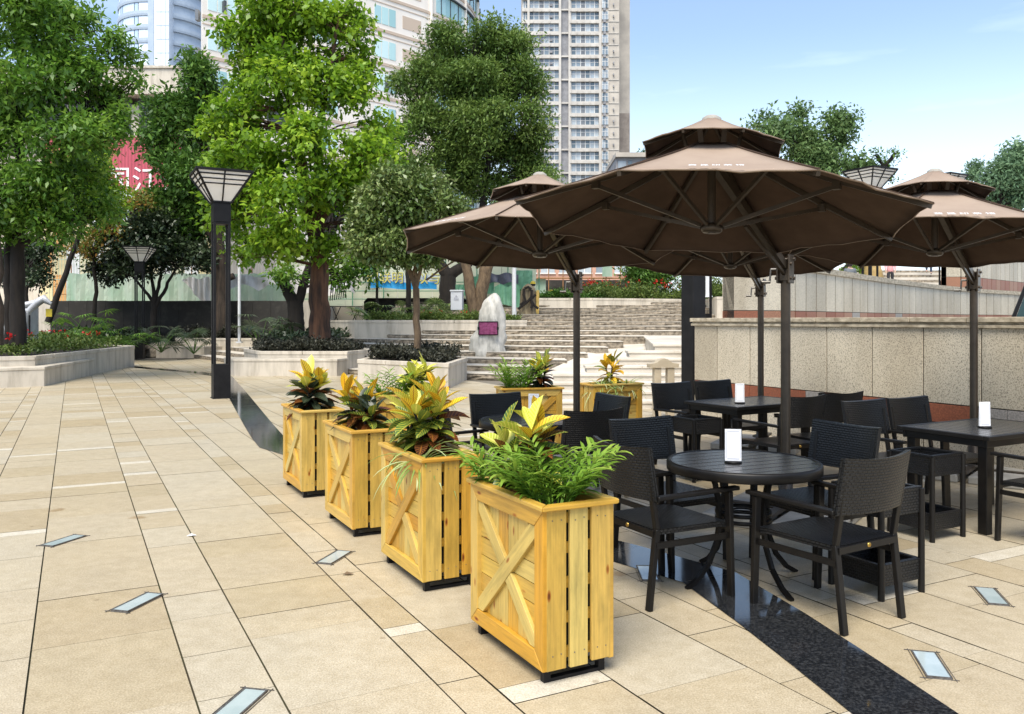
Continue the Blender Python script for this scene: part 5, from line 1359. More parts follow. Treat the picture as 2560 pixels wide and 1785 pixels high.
# --- tables
def make_round_table(label, loc, h=.71, r=.45, rz=0.0):
    t = thing("round_table", label, "table", loc, rz, "round black slatted tables")
    m = MB(); n = 9; wd = 2*(r-.028)/n
    for k in range(n):
        y0 = -(r-.028)+k*wd+.0045; y1 = y0+wd-.009; rr = r-.026
        poly = [(rr*math.cos(a), rr*math.sin(a)) for a in [2*PI*i/64 for i in range(64)]]
        poly = clip(clip(poly, 0, 1, y1), 0, -1, -y0)
        m.prism(poly, h-.02, h, bottom=True)
    m.build("tabletop", MAT["tabletop_black"], t, bevel=.002)
    m = MB(); m.lathe([(r-.025,h-.045),(r-.025,h+.001),(r-.018,h+.004),(r-.006,h+.003),(r,h-.008),(r,h-.05),(r-.004,h-.055),(r-.025,h-.045)], 64); m.build("rim", MAT["black_metal"], t)
    m = MB()
    for k in range(4):
        a = PI/2*k; m.bar((0,0,h-.035),(math.cos(a)*(r-.03),math.sin(a)*(r-.03),h-.035),.03,.025,c=.5)
    m.build("support_bar", MAT["black_metal"], t)
    for k in range(4):
        a = PI/2*k; ca, sa = math.cos(a), math.sin(a)
        pts = [(.24,h-.04),(.205,h-.12),(.18,.48),(.175,.36),(.195,.25),(.25,.13),(.33,.045),(.41,.0)]
        m = MB()
        for i in range(len(pts)-1): m.bar((pts[i][0]*ca,pts[i][0]*sa,pts[i][1]),(pts[i+1][0]*ca,pts[i+1][0]*sa,pts[i+1][1]),.022,.026,(ca,sa,0),.5)
        m.build("leg", MAT["black_metal"], t)
    m = MB()
    for z, rr in ((.36,.165),(.40,.165)): m.lathe([(rr-.012,z),(rr,z),(rr,z+.022),(rr-.012,z+.022),(rr-.012,z)], 32)
    m.lathe([(.06,.41),(.068,.41),(.068,.42),(.06,.42),(.06,.41)], 24)
    m.build("ring_stretcher", MAT["black_metal"], t)
    return t
rt = make_round_table("round black slatted table in front, under the largest umbrella", (1.38,4.95,0), rz=R(24))
dup(rt, (.17,7.02,0), R(60), "round black table behind the nearest planter")
def make_rect_table(label, loc, rz, lx=1.16, ly=.74, h=.72):
    t = thing("rectangular_table", label, "table", loc, rz, "rectangular black slatted tables")
    m = MB(); n = 12; wd = (lx-.1)/n
    for k in range(n): m.box(-lx/2+.05+k*wd+.004, -lx/2+.05+(k+1)*wd-.004, -ly/2+.05, ly/2-.05, h-.022, h-.001, random.random())
    m.build("tabletop", MAT["tabletop_black"], t, bevel=.002)
    m = MB()
    for s in (-1,1):
        m.box(-lx/2,lx/2,s*(ly/2-.0245)-.0245,s*(ly/2-.0245)+.0245,h-.03,h); m.box(s*(lx/2-.0245)-.0245,s*(lx/2-.0245)+.0245,-ly/2+.05,ly/2-.05,h-.03,h)
        m.box(-lx/2+.03,lx/2-.03,s*(ly/2-.045)-.012,s*(ly/2-.045)+.012,h-.085,h-.031); m.box(s*(lx/2-.045)-.012,s*(lx/2-.045)+.012,-ly/2+.06,ly/2-.06,h-.084,h-.031)
    m.build("apron", MAT["black_metal"], t, bevel=.003)
    for x in (-1,1):
        for y in (-1,1):
            m = MB(); m.box(x*(lx/2-.09)-.035,x*(lx/2-.09)+.035,y*(ly/2-.085)-.035,y*(ly/2-.085)+.035,0,h-.03); m.build("leg", MAT["black_metal"], t, bevel=.005)
    return t
qt = make_rect_table("rectangular black table at the right edge with a white card", (3.72,6.50,0), R(29))
dup(qt, (2.455,8.53,0), R(31), "rectangular black table at the rear by the steel column")
# --- two-tier rattan stands
def make_stand(label, loc, rz):
    t = thing("rattan_stand", label, "stand", loc, rz, "two-tier rattan stands")
    w_ = .17
    for nm, z0, z1 in (("upper_tray",.455,.595),("lower_tray",.075,.185)):
        m = MB()
        for a in range(4):
            c_, s_ = [(1,0),(0,1),(-1,0),(0,-1)][a], [(0,1),(-1,0),(0,-1),(1,0)][a]
            for off, flip in ((w_,0),(w_-.02,1)):
                p = [(c_[0]*off+s_[0]*k*(w_-.0), c_[1]*off+s_[1]*k*(w_-.0)) for k in (-1,1)]
                vs = [(p[0][0],p[0][1],z0),(p[1][0],p[1][1],z0),(p[1][0],p[1][1],z1),(p[0][0],p[0][1],z1)]
                m.add(vs, [(0,1,2,3) if not flip else (3,2,1,0)], .5, [[(0,0),(2*w_,0),(2*w_,z1-z0),(0,z1-z0)]])
            p0 = Vector((c_[0]*(w_-.01)+s_[0]*-w_, c_[1]*(w_-.01)+s_[1]*-w_, z1)); p1 = Vector((c_[0]*(w_-.01)+s_[0]*w_, c_[1]*(w_-.01)+s_[1]*w_, z1))
            m.bar(p0+Vector((0,0,.001*a)), p1+Vector((0,0,.001*a)), .026, .014, c=.5)
        m.add([(-w_+.01,-w_+.01,z0+.01),(w_-.01,-w_+.01,z0+.01),(w_-.01,w_-.01,z0+.01),(-w_+.01,w_-.01,z0+.01)], [(0,1,2,3)], .5, [[(0,0),(.34,0),(.34,.34),(0,.34)]])
        m.build(nm, MAT["rattan"], t)
    for x in (-1,1):
        for y in (-1,1):
            m = MB(); m.tube([(x*w_,y*w_,0),(x*w_,y*w_,.592)], .019, 10); m.build("leg", MAT["black_metal"], t)
    return t
sb = make_stand("two-tier rattan stand in the foreground behind the chair with its back to the viewer", (2.11,4.81,0), YAW_V)
dup(sb, (3.005,6.02,0), YAW_V, "two-tier rattan stand in front of the right-hand rectangular table")
dup(sb, (1.81,8.15,0), YAW_V, "two-tier rattan stand in front of the rear rectangular table")
# --- menu cards
def make_card(label, loc, rz, back=False):
    t = thing("menu_card", label, "menu card", loc, rz, "upright cards on the tables")
    m = MB(); m.lathe([(0,0),(.05,0),(.05,.008),(.045,.012),(0,.012)], 24); m.build("stand", MAT["black_metal"], t)
    m = MB(); m.add([(-.047,-.006,.012),(.047,-.006,.012),(.047,.0,.198),(-.047,.0,.198),(-.047,.008,.012),(.047,.008,.012),(.047,.003,.198),(-.047,.003,.198)], [(0,1,2,3),(5,4,7,6),(1,5,6,2),(4,0,3,7),(3,2,6,7)])
    m.build("card", MAT["card_white"], t)
    m = MB(); y = -.0075
    def ln(x0,z0,x1,z1): m.bar((x0,y+.006*(z0-.012)/.186,z0),(x1,y+.006*(z1-.012)/.186,z1),.0016,.0008,(0,1,0),.5)
    for x in (-.04,.04): ln(x,.03,x,.18)
    for z in (.024,.186): ln(-.034,z,.034,z)
    if back:
        for k in range(5): ln(-.03,.16-k*.009,.02+.01*(k%2),.16-k*.009)
        for k in range(4): ln(-.03,.075-k*.009,.0,.075-k*.009)
    m.build("border", MAT["ink_grey"], t)
    return t
cd = make_card("white menu card standing on the front round table", (1.304,4.89,.711), R(-8))
dup(cd, (3.66,6.42,.721), R(10), "white menu card on the rectangular table at the right edge")
dup(cd, (2.28,8.30,.721), R(6), "white menu card on the rear rectangular table")
make_card("grey-looking menu card with lines of text on the table behind the planters", (.19,7.25,.711), R(-14), True)
# --- wooden planters
def make_planter(label, loc, rz, seed):
    random.seed(seed)
    t = thing("wooden_planter", label, "planter", loc, rz, "pine planters with crossed braces")
    lx, ly, z0, z1 = .36, .165, .062, .742
    s = MB(); s.box(-lx+.05,lx-.05,-ly+.035,ly-.035,z0+.03,z1-.06); s.build("liner", MAT["liner_black"], t)
    s = MB(); s.box(-lx+.03,lx-.03,-ly+.03,ly-.03,z1-.055,z1-.045); s.build("soil", MAT["soil"], t)
    for sd_ in (-1,1):                              # the long sides: mitred frame, boards, crossed braces
        m = MB(); fw = .075
        def P(x, z, off): return (x, sd_*(ly+off), z)
        def board(poly, o0, o1, ax, c=None):
            c = random.random() if c is None else c; ou = random.random()*9
            pts = [P(x,z,o0) for x,z in poly]; pt2 = [P(x,z,o1) for x,z in poly]; n = len(poly)
            uvf = (lambda p: (p[2]+ou, p[0]+ou)) if ax == 'z' else ((lambda p: (p[0]+ou, p[2]+ou)) if ax == 'x' else (lambda p: ((p[0]*ax[0]+p[2]*ax[1])+ou, (p[0]*-ax[1]+p[2]*ax[0])+ou)))
            fs = [tuple(range(n, 2*n)) if True else 0] + [(i,(i+1)%n,n+(i+1)%n,n+i) for i in range(n)]
            allp = pts+pt2
            if sd_ < 0: pass
            m.add(allp, fs, c, [[uvf(allp[i]) for i in f] for f in fs])
        X0, X1, Za, Zb = -lx, lx, z0, z1
        board([(X0,Za),(X0+fw,Za+fw),(X0+fw,Zb-fw),(X0,Zb)][::-1 if sd_>0 else 1], -.01, .016, 'z')
        board([(X1,Za),(X1,Zb),(X1-fw,Zb-fw),(X1-fw,Za+fw)][::-1 if sd_>0 else 1], -.01, .016, 'z')
        board([(X0+.001,Za),(X1-.001,Za),(X1-fw-.001,Za+fw-.001),(X0+fw+.001,Za+fw-.001)][::-1 if sd_>0 else 1], -.01, .0165, 'x')
        board([(X0+.001,Zb),(X0+fw+.001,Zb-fw+.001),(X1-fw-.001,Zb-fw+.001),(X1-.001,Zb)][::-1 if sd_>0 else 1], -.01, .0165, 'x')
        m.build("frame", MAT["pine_wood"], t, bevel=.0025)
        m = MB(); ix0, ix1, iz0, iz1 = X0+fw, X1-fw, Za+fw, Zb-fw; cx_, cz_ = (ix0+ix1)/2, (iz0+iz1)/2
        for tri, ax in (([(ix0,iz0),(ix1,iz0),(cx_,cz_)],'z'),([(ix0,iz1),(cx_,cz_),(ix1,iz1)],'z'),([(ix0,iz0),(cx_,cz_),(ix0,iz1)],'x'),([(ix1,iz0),(ix1,iz1),(cx_,cz_)],'x')):
            lo_, hi_ = (ix0, ix1) if ax == 'z' else (iz0, iz1); n = 6 if ax == 'z' else 6; wd = (hi_-lo_)/n
            for k in range(n):
                a, c = lo_+k*wd+.002, lo_+(k+1)*wd-.002
                p = tri if sum(tri[i][0]*tri[(i+1)%3][1]-tri[(i+1)%3][0]*tri[i][1] for i in range(3)) > 0 else tri[::-1]
                p = clip(clip(p, 1,0,c), -1,0,-a) if ax == 'z' else clip(clip(p, 0,1,c), 0,-1,-a)
                if len(p) > 2: board(p[::-1] if sd_ > 0 else p, -.02, -.008, ax)
        m.build("boards", MAT["pine_wood"], t)
        m = MB(); bw = .036
        dg = Vector((ix1-ix0, iz1-iz0)).normalized(); pn_ = Vector((-dg.y, dg.x))
        def brace(a, b_, o0, o1, cut=None):
            d_ = (Vector(b_)-Vector(a)).normalized(); p_ = Vector((-d_.y,d_.x))*bw
            poly = [(a[0]-d_.x*.2-p_.x,a[1]-d_.y*.2-p_.y),(b_[0]+d_.x*.2-p_.x,b_[1]+d_.y*.2-p_.y),(b_[0]+d_.x*.2+p_.x,b_[1]+d_.y*.2+p_.y),(a[0]-d_.x*.2+p_.x,a[1]-d_.y*.2+p_.y)]
            for ca_ in ((1,0,ix1-.001),(-1,0,-ix0-.001),(0,1,iz1-.001),(0,-1,-iz0-.001))+((cut,) if cut else ()): poly = clip(poly,*ca_)
            board(poly[::-1] if sd_ > 0 else poly, o0, o1, (d_.x,d_.y))
        brace((ix0,iz0) if sd_ < 0 else (ix1,iz0),(ix1,iz1) if sd_ < 0 else (ix0,iz1),-.008,.011)
        d1 = Vector((ix1-ix0,iz1-iz0)).normalized() if sd_ < 0 else Vector((ix0-ix1,iz1-iz0)).normalized()
        nn_ = Vector((-d1.y,d1.x)); k0 = nn_.x*cx_+nn_.y*cz_
        a_, b_ = ((ix1,iz0),(ix0,iz1)) if sd_ < 0 else ((ix0,iz0),(ix1,iz1))
        brace(a_, b_, -.008, .0095, (nn_.x,nn_.y,k0-bw-.001)); brace(a_, b_, -.008, .0095, (-nn_.x,-nn_.y,-k0-bw-.001))
        m.build("cross_brace", MAT["pine_wood"], t, bevel=.002)
    for sd_ in (-1,1):                              # the ends: three upright boards with gaps over dark battens
        m = MB(); wd = (2*ly+.012)/3
        for k in range(3):
            y = -ly-.006+wd*(k+.5); m.bar((sd_*(lx-.008),y,z0+random.uniform(-.004,.01)),(sd_*(lx-.008),y,z1-.001),.018,wd-(.024 if k == 1 else .016),(0,1,0))
        m.build("end_boards", MAT["pine_wood"], t, bevel=.002)
        m = MB()
        for k in range(3):
            for z in (.125,.695):
                for dy in (-.022,.022):
                    y = -ly-.006+wd*(k+.5)+dy+random.uniform(-.004,.004); x = sd_*(lx+.0012); zz = z+random.uniform(-.006,.006)
                    m.tube([(x,y,zz),(x+sd_*.0012,y,zz)], .0032, 6)
        m.build("screws", MAT["steel_frame"], t)["kind"] = "stuff"
        m = MB()
        for z in (.12,.27,.42,.57,.70): m.bar((sd_*(lx-.030),-ly+.01,z),(sd_*(lx-.030),ly-.01,z),.018,.045,(0,0,1),.5)
        m.build("batten", MAT["pine_wood"], t)
    m = MB(); ox, oy, rw_ = lx+.022, ly+.032, .050; z = z1+.024
    def rim(poly, ax):
        n = 4; ou = random.random()*9
        vs = [(x,y,z1+.0005) for x,y in poly]+[(x,y,z) for x,y in poly]; fs = [(3,2,1,0),(4,5,6,7)]+[(i,(i+1)%4,4+(i+1)%4,4+i) for i in range(4)]
        m.add(vs, fs, random.random(), [[(vs[i][ax]+ou, vs[i][1-ax]+ou+vs[i][2]) for i in f] for f in fs])
    e = .0006
    rim([(-ox,-oy),(ox,-oy),(ox-rw_,-oy+rw_-e),(-ox+rw_,-oy+rw_-e)],0); rim([(ox,oy),(-ox,oy),(-ox+rw_,oy-rw_+e),(ox-rw_,oy-rw_+e)],0)
    rim([(ox,-oy+e),(ox,oy-e),(ox-rw_+e,oy-rw_),(ox-rw_+e,-oy+rw_)],1); rim([(-ox,oy-e),(-ox,-oy+e),(-ox+rw_-e,-oy+rw_),(-ox+rw_-e,oy-rw_)],1)
    m.build("rim", MAT["pine_wood"], t, bevel=.006, seg=2)
    for sd_ in (-1,1):
        m = MB(); x = sd_*(lx-.05)
        m.box(x-.016,x+.016,-ly+.01,ly-.01,0,.016)
        for y in (-ly+.026,ly-.026): m.box(x-.0159,x+.0159,y-.016,y+.016,.016,.062)
        m.box(x-.0158,x+.0158,-ly+.042,ly-.042,.046,.0618)
        m.build("foot", MAT["lamp_black"], t)
    return t
NP = [UV(u_, 1.765+.165) for u_ in (3.03+.36, 4.39+.36, 5.735+.36, 7.215+.36)]
def pcen(px_, py_, az):                             # planter whose near left corner is seen at a photo pixel
    return G(px_, py_)
PL = []
for i, (lb, sd_) in enumerate((("nearest wooden planter, at the front of the row of four",3),("second wooden planter from the viewer in the row of four",5),("third wooden planter from the viewer in the row of four",8),("farthest wooden planter in the row of four beside the black band",13))):
    PL.append(make_planter(lb, (NP[i].x, NP[i].y, 0), YAW_U, sd_))
BP = [((-1.13,8.98),R(24),"wooden planter behind the row of four with lime green leaves",17),((.20,9.82),R(13),"wooden planter below the white boulder, with palm and croton",19),((1.24,10.45),R(26),"wooden planter just right of the left umbrella pole",23)]
for (p, rz, lb, sd_) in BP: PL.append(make_planter(lb, (p[0], p[1], 0), rz, sd_))
random.seed(33)
def on(i, a, b): 
    o = PL[i]; r_ = o.rotation_euler.z; return (o.location.x+math.cos(r_)*a-math.sin(r_)*b, o.location.y+math.sin(r_)*a+math.cos(r_)*b, .70)
croton("croton with yellow-veined leaves in the nearest planter", on(0,.13,.0), .3, .38, 44, ("croton_lime","croton_gold","croton_lime"), ("croton_green","croton_green","croton_maroon"), 1.05)
parlor_palm("feathery green palm filling the front half of the nearest planter", on(0,-.14,.0), 1.0, 21, .28)
parlor_palm("small pale palm tuft at the back of the nearest planter", on(0,.27,.03), 2.2, 9, .22)
croton("large golden croton with maroon lower leaves in the second planter", on(1,.02,0), 1.1, .46, 64, ("croton_gold","croton_gold","croton_lime"), ("croton_maroon","croton_green","croton_green"), 1.12)
croton("pale croton at the back of the second planter", on(1,.22,.02), 2.1, .42, 30, ("croton_lime",), ("croton_green",), 1.0)
spider_plant("spider plant trailing over the left side of the second planter", on(1,-.12,.10), 0, 44, .30, (-.02,.30,-.17))
croton("croton with orange and yellow top leaves in the third planter", on(2,.06,.0), .6, .36, 46, ("croton_gold","croton_gold","croton_lime"), ("croton_green","croton_maroon","croton_dusk"), 1.1)
croton("dark green croton at the front of the third planter", on(2,-.18,-.02), 2.6, .30, 22, ("croton_dusk",), ("croton_green","croton_maroon"), .95)
croton("croton with dusky green lower leaves in the farthest planter of the row", on(3,.0,.0), 1.9, .44, 62, ("croton_gold","croton_lime","croton_gold"), ("croton_dusk","croton_dusk","croton_maroon"), 1.2)
croton("bright lime croton in the planter behind the row of four", on(4,.1,.0), .2, .44, 56, ("croton_lime","leaf_palm") if False else ("croton_lime",), ("croton_lime","croton_green"), 1.15, frac=.7)
parlor_palm("light fern-like palm at the left of the lime green croton", on(4,-.16,.0), .2, 14, .27)
spider_plant("pale spider plant at the right end behind the second planter", on(4,.30,.02), 0, 36, .33)
parlor_palm("fresh green palm in the planter below the white boulder", on(5,-.15,.0), .4, 20, .34)
croton("croton with dark maroon lower leaves below the white boulder", on(5,.16,.0), 1.4, .42, 52, ("croton_lime","croton_gold"), ("croton_maroon","croton_dusk"), 1.0)
croton("upright golden croton right of the left umbrella pole", on(6,.02,.02), 2.0, .46, 24, ("croton_gold",), ("croton_gold","croton_maroon"), 1.05, frac=.6)
spider_plant("spider plant spilling over the front of the back right planter", on(6,-.16,-.03), 0, 46, .30, (.16,-.22,-.14))
spider_plant("spider plant at the right end of the back right planter", on(6,.24,-.02), .7, 40, .30)
# --- white boulder with plaque
t = thing("boulder", "tall white streaked standing stone with a purple plaque on the steps", "boulder", (-.71,25.5,.42), 0)
import mathutils.noise as mn_
m = MB(); nz_, na = 26, 32; vs = []
outl = [(0,.50,0),(.15,.55,0),(.4,.55,0),(.65,.52,0),(.85,.48,.02),(1.0,.46,.03),(1.2,.43,.05),(1.4,.39,.08),(1.55,.35,.10),(1.7,.28,.12),(1.82,.20,.15),(1.92,.11,.17),(1.98,.03,.18)]
def oi(z):
    for a, b in zip(outl, outl[1:]):
        if a[0] <= z <= b[0]+1e-6: f = (z-a[0])/(b[0]-a[0]); return a[1]+(b[1]-a[1])*f, a[2]+(b[2]-a[2])*f
    return outl[-1][1:]
for i in range(nz_+1):
    z = 1.97*i/nz_; hw, cx_ = oi(z)
    for k in range(na):
        a = 2*PI*k/na; p = Vector((math.cos(a)*hw+cx_, math.sin(a)*hw*.72, z))
        n_ = mn_.noise(Vector((p.x*1.9+3,p.y*1.9,z*1.5)))*.17+mn_.noise(p*4.2)*.085+mn_.noise(p*9)*.03
        vs.append((cx_+(p.x-cx_)*(1+n_*1.6), p.y*(1+n_*1.6), z))
m.add(vs, [(i*na+k,i*na+(k+1)%na,(i+1)*na+(k+1)%na,(i+1)*na+k) for i in range(nz_) for k in range(na)], .5, None, True)
m.add(vs[-na:], [tuple(range(na))], .5)
mat("marble_rough", (.52,.50,.45), .7, var=(.16,.16,.14), scale=3.4, detail=10, bump=1.0, bscale=5, stretch=(1.8,1.8,.4), p0=.42, p1=.74)
m.build("stone", MAT["marble_rough"], t)
mat("plaque_purple", (.13,.012,.06), .3, var=(.26,.05,.14), scale=14, detail=6, bump=.6)
m = MB(); m.box(-.29,.27,-.44,-.28,.70,1.08); pq = m.build("plaque", MAT["plaque_purple"], t, bevel=.012)
m = MB()
for z in (.69,1.09): m.box(-.305,.285,-.452,-.3,z-.011,z+.011)
for x in (-.30,.28): m.box(x-.011,x+.011,-.4515,-.3,.70,1.08); m.box(x-.03,x+.03,-.46,-.34,.85,.93)
m.build("plaque_frame", MAT["lamp_black"], pq)
# --- carved stump
t = thing("carved_stump", "carved wooden trunk with a dark branch emblem on the upper steps", "carved stump", (.67,34.4,1.80), 0)
m = MB(); vs = []; na = 20
for z, r_ in ((0,.40),(.2,.36),(.6,.34),(.95,.30),(1.12,.22),(1.24,.10),(1.28,.01)):
    for k in range(na): a = 2*PI*k/na; rr = r_*(1+.10*math.sin(a*5+1)+.06*math.sin(a*9)); vs.append((rr*math.cos(a),rr*math.sin(a)*.9,z))
m.add(vs, [(i*na+k,i*na+(k+1)%na,(i+1)*na+(k+1)%na,(i+1)*na+k) for i in range(6) for k in range(na)], .5, None, True)
m.build("trunk", mat("stump_wood", (.30,.24,.14), .85, var=(.07,.05,.03), scale=7, bump=.6, stretch=(1,1,.2), detail=7), t)
m = MB()
for pts in ([(-.18,-.36,1.05),(-.20,-.38,.8),(-.12,-.40,.55),(-.34,-.42,.38)],[(.14,-.36,1.0),(.12,-.40,.7),(-.05,-.42,.5),(-.42,-.40,.22)],[(.30,-.32,.8),(.12,-.40,.62),(.16,-.41,.4),(.12,-.42,.25)],[(.12,-.41,.55),(.25,-.41,.35),(.40,-.36,.24)],[(-.16,-.33,1.06),(0,-.33,1.12),(.13,-.34,1.02)]):
    m.tube(pts, .055, 7)
m.build("branch_emblem", MAT["bark_dark"], t)
m = MB(); m.bar((.38,-.05,0),(.40,-.02,1.0),.14,.12,c=.3); m.build("pale_slab", MAT["pine_wood"], t)
# --- white poles, cabinet
def pole(label, p, h, r_):
    m = MB(); m.tube([(0,0,0),(0,0,h)], r_, 12); m.box(-r_*1.8,r_*1.8,-r_*1.8,r_*1.8,0,.05); m.tube([(r_*.4,-r_,.05),(r_*.9,-r_*1.2,.35)], .03, 6)
    o = m.build("white_pole", MAT["tarp_plain"]); o.location = p; return tag(o, label, "pole", "plain white poles")
mat("tarp_plain", (.55,.56,.57), .5)
pole("thick white pole between the brown trunks and the carved stump", (.08,32.6,1.55), 4.2, .085)
pole("thin white pole right of the tall lamp", (-10.95,33.3,.65), 3.2, .06)
pole("short white pole at the hedge right of the steel column", (8.0,33.9,2.5), 2.2, .09)
t = thing("electric_cabinet", "small white electric cabinet with a warning triangle beside the dark trunk", "cabinet", D(1143,775,31.6), R(-8))
m = MB(); m.box(-.22,.22,-.16,.16,0,.70); m.build("body", MAT["tarp_plain"], t, bevel=.008)
m = MB(); m.box(-.25,.25,-.19,.19,.70,.76); m.build("lid", MAT["tarp_plain"], t, bevel=.012)
m = MB(); tri = [(-.08,.42),(.08,.42),(0,.56)]
for i in range(3): m.bar((tri[i][0],-.164,tri[i][1]),(tri[(i+1)%3][0],-.164,tri[(i+1)%3][1]),.012,.006,(0,1,0),.5)
m.bar((.01,-.164,.53),(-.012,-.164,.485),.012,.006,(0,1,0),.5); m.bar((-.012,-.1645,.487),(.014,-.1645,.482),.01,.006,(0,1,0),.5); m.bar((.012,-.1642,.482),(-.005,-.1642,.435),.012,.006,(0,1,0),.5)
sg = m.build("warning_sign", MAT["ink_grey"], t)
text("caption", "有电危险", .05, MAT["ink_grey"], frame((0,-.166,.375),(1,0,0),(0,0,1)), t, .001)
# --- silver covered thing at left
t = thing("covered_barrier", "boxy barrier wrapped in crumpled silver sheeting behind the left trunks", "covered barrier", (-15.75,26.3,.62), R(8))
m = MB(); vs = []; nx, nz2 = 16, 10
for i in range(nx+1):
    for k in range(nz2+1):
        vs.append((-1.2+1.55*i/nx, .06*math.sin(i*1.7+k)+.09*math.sin(k*2.1)-.1*(k/nz2), 1.35*k/nz2+.04*math.sin(i*1.1)*(k/nz2)))
m.add(vs, [(i*(nz2+1)+k,(i+1)*(nz2+1)+k,(i+1)*(nz2+1)+k+1,i*(nz2+1)+k+1) for i in range(nx) for k in range(nz2)], .5, None, True)
m.box(-1.2,.33,.12,.9,0,1.38)
m.build("cover", MAT["tarp_silver"], t)
m = MB(); m.tube([(.36,0,0),(.30,-.02,.7),(.36,0,1.2),(.62,.02,1.48),(.85,.0,1.62),(1.05,.02,1.45)], [.06,.07,.10,.13,.14,.05], 9); m.tube([(.0,0,1.36),(.3,0,1.42),(.62,.02,1.5)], [.08,.1,.1], 8)
m.build("wrapped_arm", MAT["tarp_silver"], t)
m = MB(); m.box(.86,1.04,.1,.14,1.05,1.30); m.build("yellow_panel", mat("panel_yellow", (.6,.45,.03), .5), t)
m = MB(); m.tube([(.44,-.05,-.2),(.44,-.05,1.1)], .025, 6); m.build("strut", MAT["lamp_black"], t)
# --- small rounded post board by the stair
t = thing("information_board", "pale two-legged board with a curved top beside the steel column", "information board", (2.40,13.2,0), R(10))
m = MB(); pr_ = [(-.24,.86),(-.13,.88),(-.06,.93),(0,.95),(.06,.93),(.13,.88),(.24,.86),(.24,.80),(-.24,.80)]
m.prism(pr_, 0, .16, bottom=True); m.v = [(x, z-.08, y) for x, y, z in m.v]; m.f = [f[::-1] for f in m.f]
mat("board_beige", (.45,.38,.27), .6, var=(.36,.30,.21), scale=4)
m.build("top", MAT["board_beige"], t)
for x in (-.1,.12):
    m = MB(); m.box(x-.055,x+.055,-.06,.06,0,.80); m.build("leg", MAT["board_beige"], t, bevel=.004)
# --- boulders at left, rocks
t = thing("rock", "low rounded rock beside the foot of the far lamp post", "rock", (-14.6,35.8,0))
m = MB(); m.lathe([(1.5,0),(1.45,.25),(1.2,.48),(.7,.6),(0,.63)], 20); m.v = [(x*(1+.1*mn_.noise(Vector((x,y,z)))), y*.7, z*(1+.2*mn_.noise(Vector((x*2,y,z))))) for x,y,z in m.v]
m.build("stone", MAT["riser_stone"], t)
# --- yellow rock arch with green mound on the upper level
t = thing("rock_sculpture", "golden rock arch with a bright green leafy slope behind the people", "sculpture", (16.2,41.0,3.0))
m = MB()
m.tube([(-1.3,0,0),(-1.25,0,1.4),(-.9,0,2.3),(0,0,2.7),(.9,0,2.3),(1.5,0,1.3),(1.6,0,0)], [.55,.5,.5,.5,.5,.55,.65], 12)
m.v = [tuple(Vector(p)*(1+.10*mn_.noise(Vector(p)*1.3))) for p in m.v]
m.build("arch", mat("rock_gold", (.42,.30,.12), .8, var=(.28,.19,.07), scale=2.5, bump=.5), t)
T = np.stack([rng.uniform(-.95,.9,500), rng.uniform(-.6,-.2,500), np.zeros(500)],1); T[:,2] = np.clip(1.0+T[:,0]*.8, .05, 9)*rng.random(500)**.4
V, Fq, C = leaves(T, rnd_dirs(500,.6), 5, .12, .08, 0, .6); npmesh("leafy_slope", V, Fq, C, MAT["leaf_bright"], t)
m = MB(); m.bar((-1.0,-.5,.0),(.8,-.5,1.9),.12,.14,c=.5); m.build("edging", MAT["bark_dark"], t)
# --- teal glass balustrade at the right edge
t = thing("glass_screen", "slanting dark teal glass screen with a steel edge at the right edge", "glass screen", (12.05,19.2,1.45), R(-12))
mat("teal_dark", (.05,.11,.115), .2, spec=.6)
m = MB(); m.add([(-.4,0,0),(1.4,0,0),(1.4,.02,1.6),(.18,.02,1.6)], [(0,1,2,3),(3,2,1,0)]); m.slab([(-.4,0,0),(1.4,0,0),(1.4,.02,1.6),(.18,.02,1.6)], .02, (0,1,0)); m.build("pane", MAT["teal_dark"], t)
m = MB(); m.bar((-.46,0,0),(.14,.02,1.64),.07,.06,(0,1,0),.5); m.bar((.1,.02,1.62),(1.5,.02,1.62),.06,.06,(0,0,1),.5); m.build("edge", MAT["lamp_black"], t)
# --- small litter on the pavement
for (x, y, lb) in ((-2.30,5.95,"scrap of white paper on the pavement left of the second planter"),(-1.0,5.05,"curled dry leaf on the pavement beside the second planter")):
    m = MB(); m.add([(-.03,-.012,.003),(.02,-.02,.012),(.035,.012,.004),(-.01,.02,.014)], [(0,1,2,3)], .2)
    o = m.build("paper_scrap" if "paper" in lb else "dry_leaf", MAT["card_white"] if "paper" in lb else MAT["bark_pale"]); o.location = (x,y,.002); tag(o, lb, "litter")
# --- people
mat("skin", (.50,.31,.22), .5); mat("hair_black", (.012,.010,.010), .4)
mat("jacket_pink", (.72,.36,.36), .6, var=(.60,.26,.27), scale=12, stretch=(.3,.3,3), bump=.4); mat("cloth_dark", (.02,.02,.025), .8); mat("denim", (.035,.06,.12), .8, var=(.06,.09,.16), scale=10)
mat("shirt_grey", (.10,.115,.13), .7); mat("helmet_yellow", (.75,.52,.03), .35); mat("vest_red", (.5,.05,.03), .6); mat("shoe", (.03,.025,.02), .6)
def skinned(name, verts, edges, rad, mt_, parent, sub=1):
    me = bpy.data.meshes.new(name); me.from_pydata(verts, edges, []); o = link(name, me, parent); me.materials.append(MAT[mt_])
    md = o.modifiers.new("skin", 'SKIN'); md.use_smooth_shade = True
    sv = me.skin_vertices[0].data if me.skin_vertices else None
    if sv is None:
        bpy.context.view_layer.objects.active = o; o.select_set(True); sv = me.skin_vertices[0].data
    for i, r_ in enumerate(rad): sv[i].radius = r_ if isinstance(r_, tuple) else (r_, r_)
    sv[0].use_root = True
    o.modifiers.new("smooth", 'SUBSURF').levels = sub; o.modifiers["smooth"].render_levels = sub
    return o
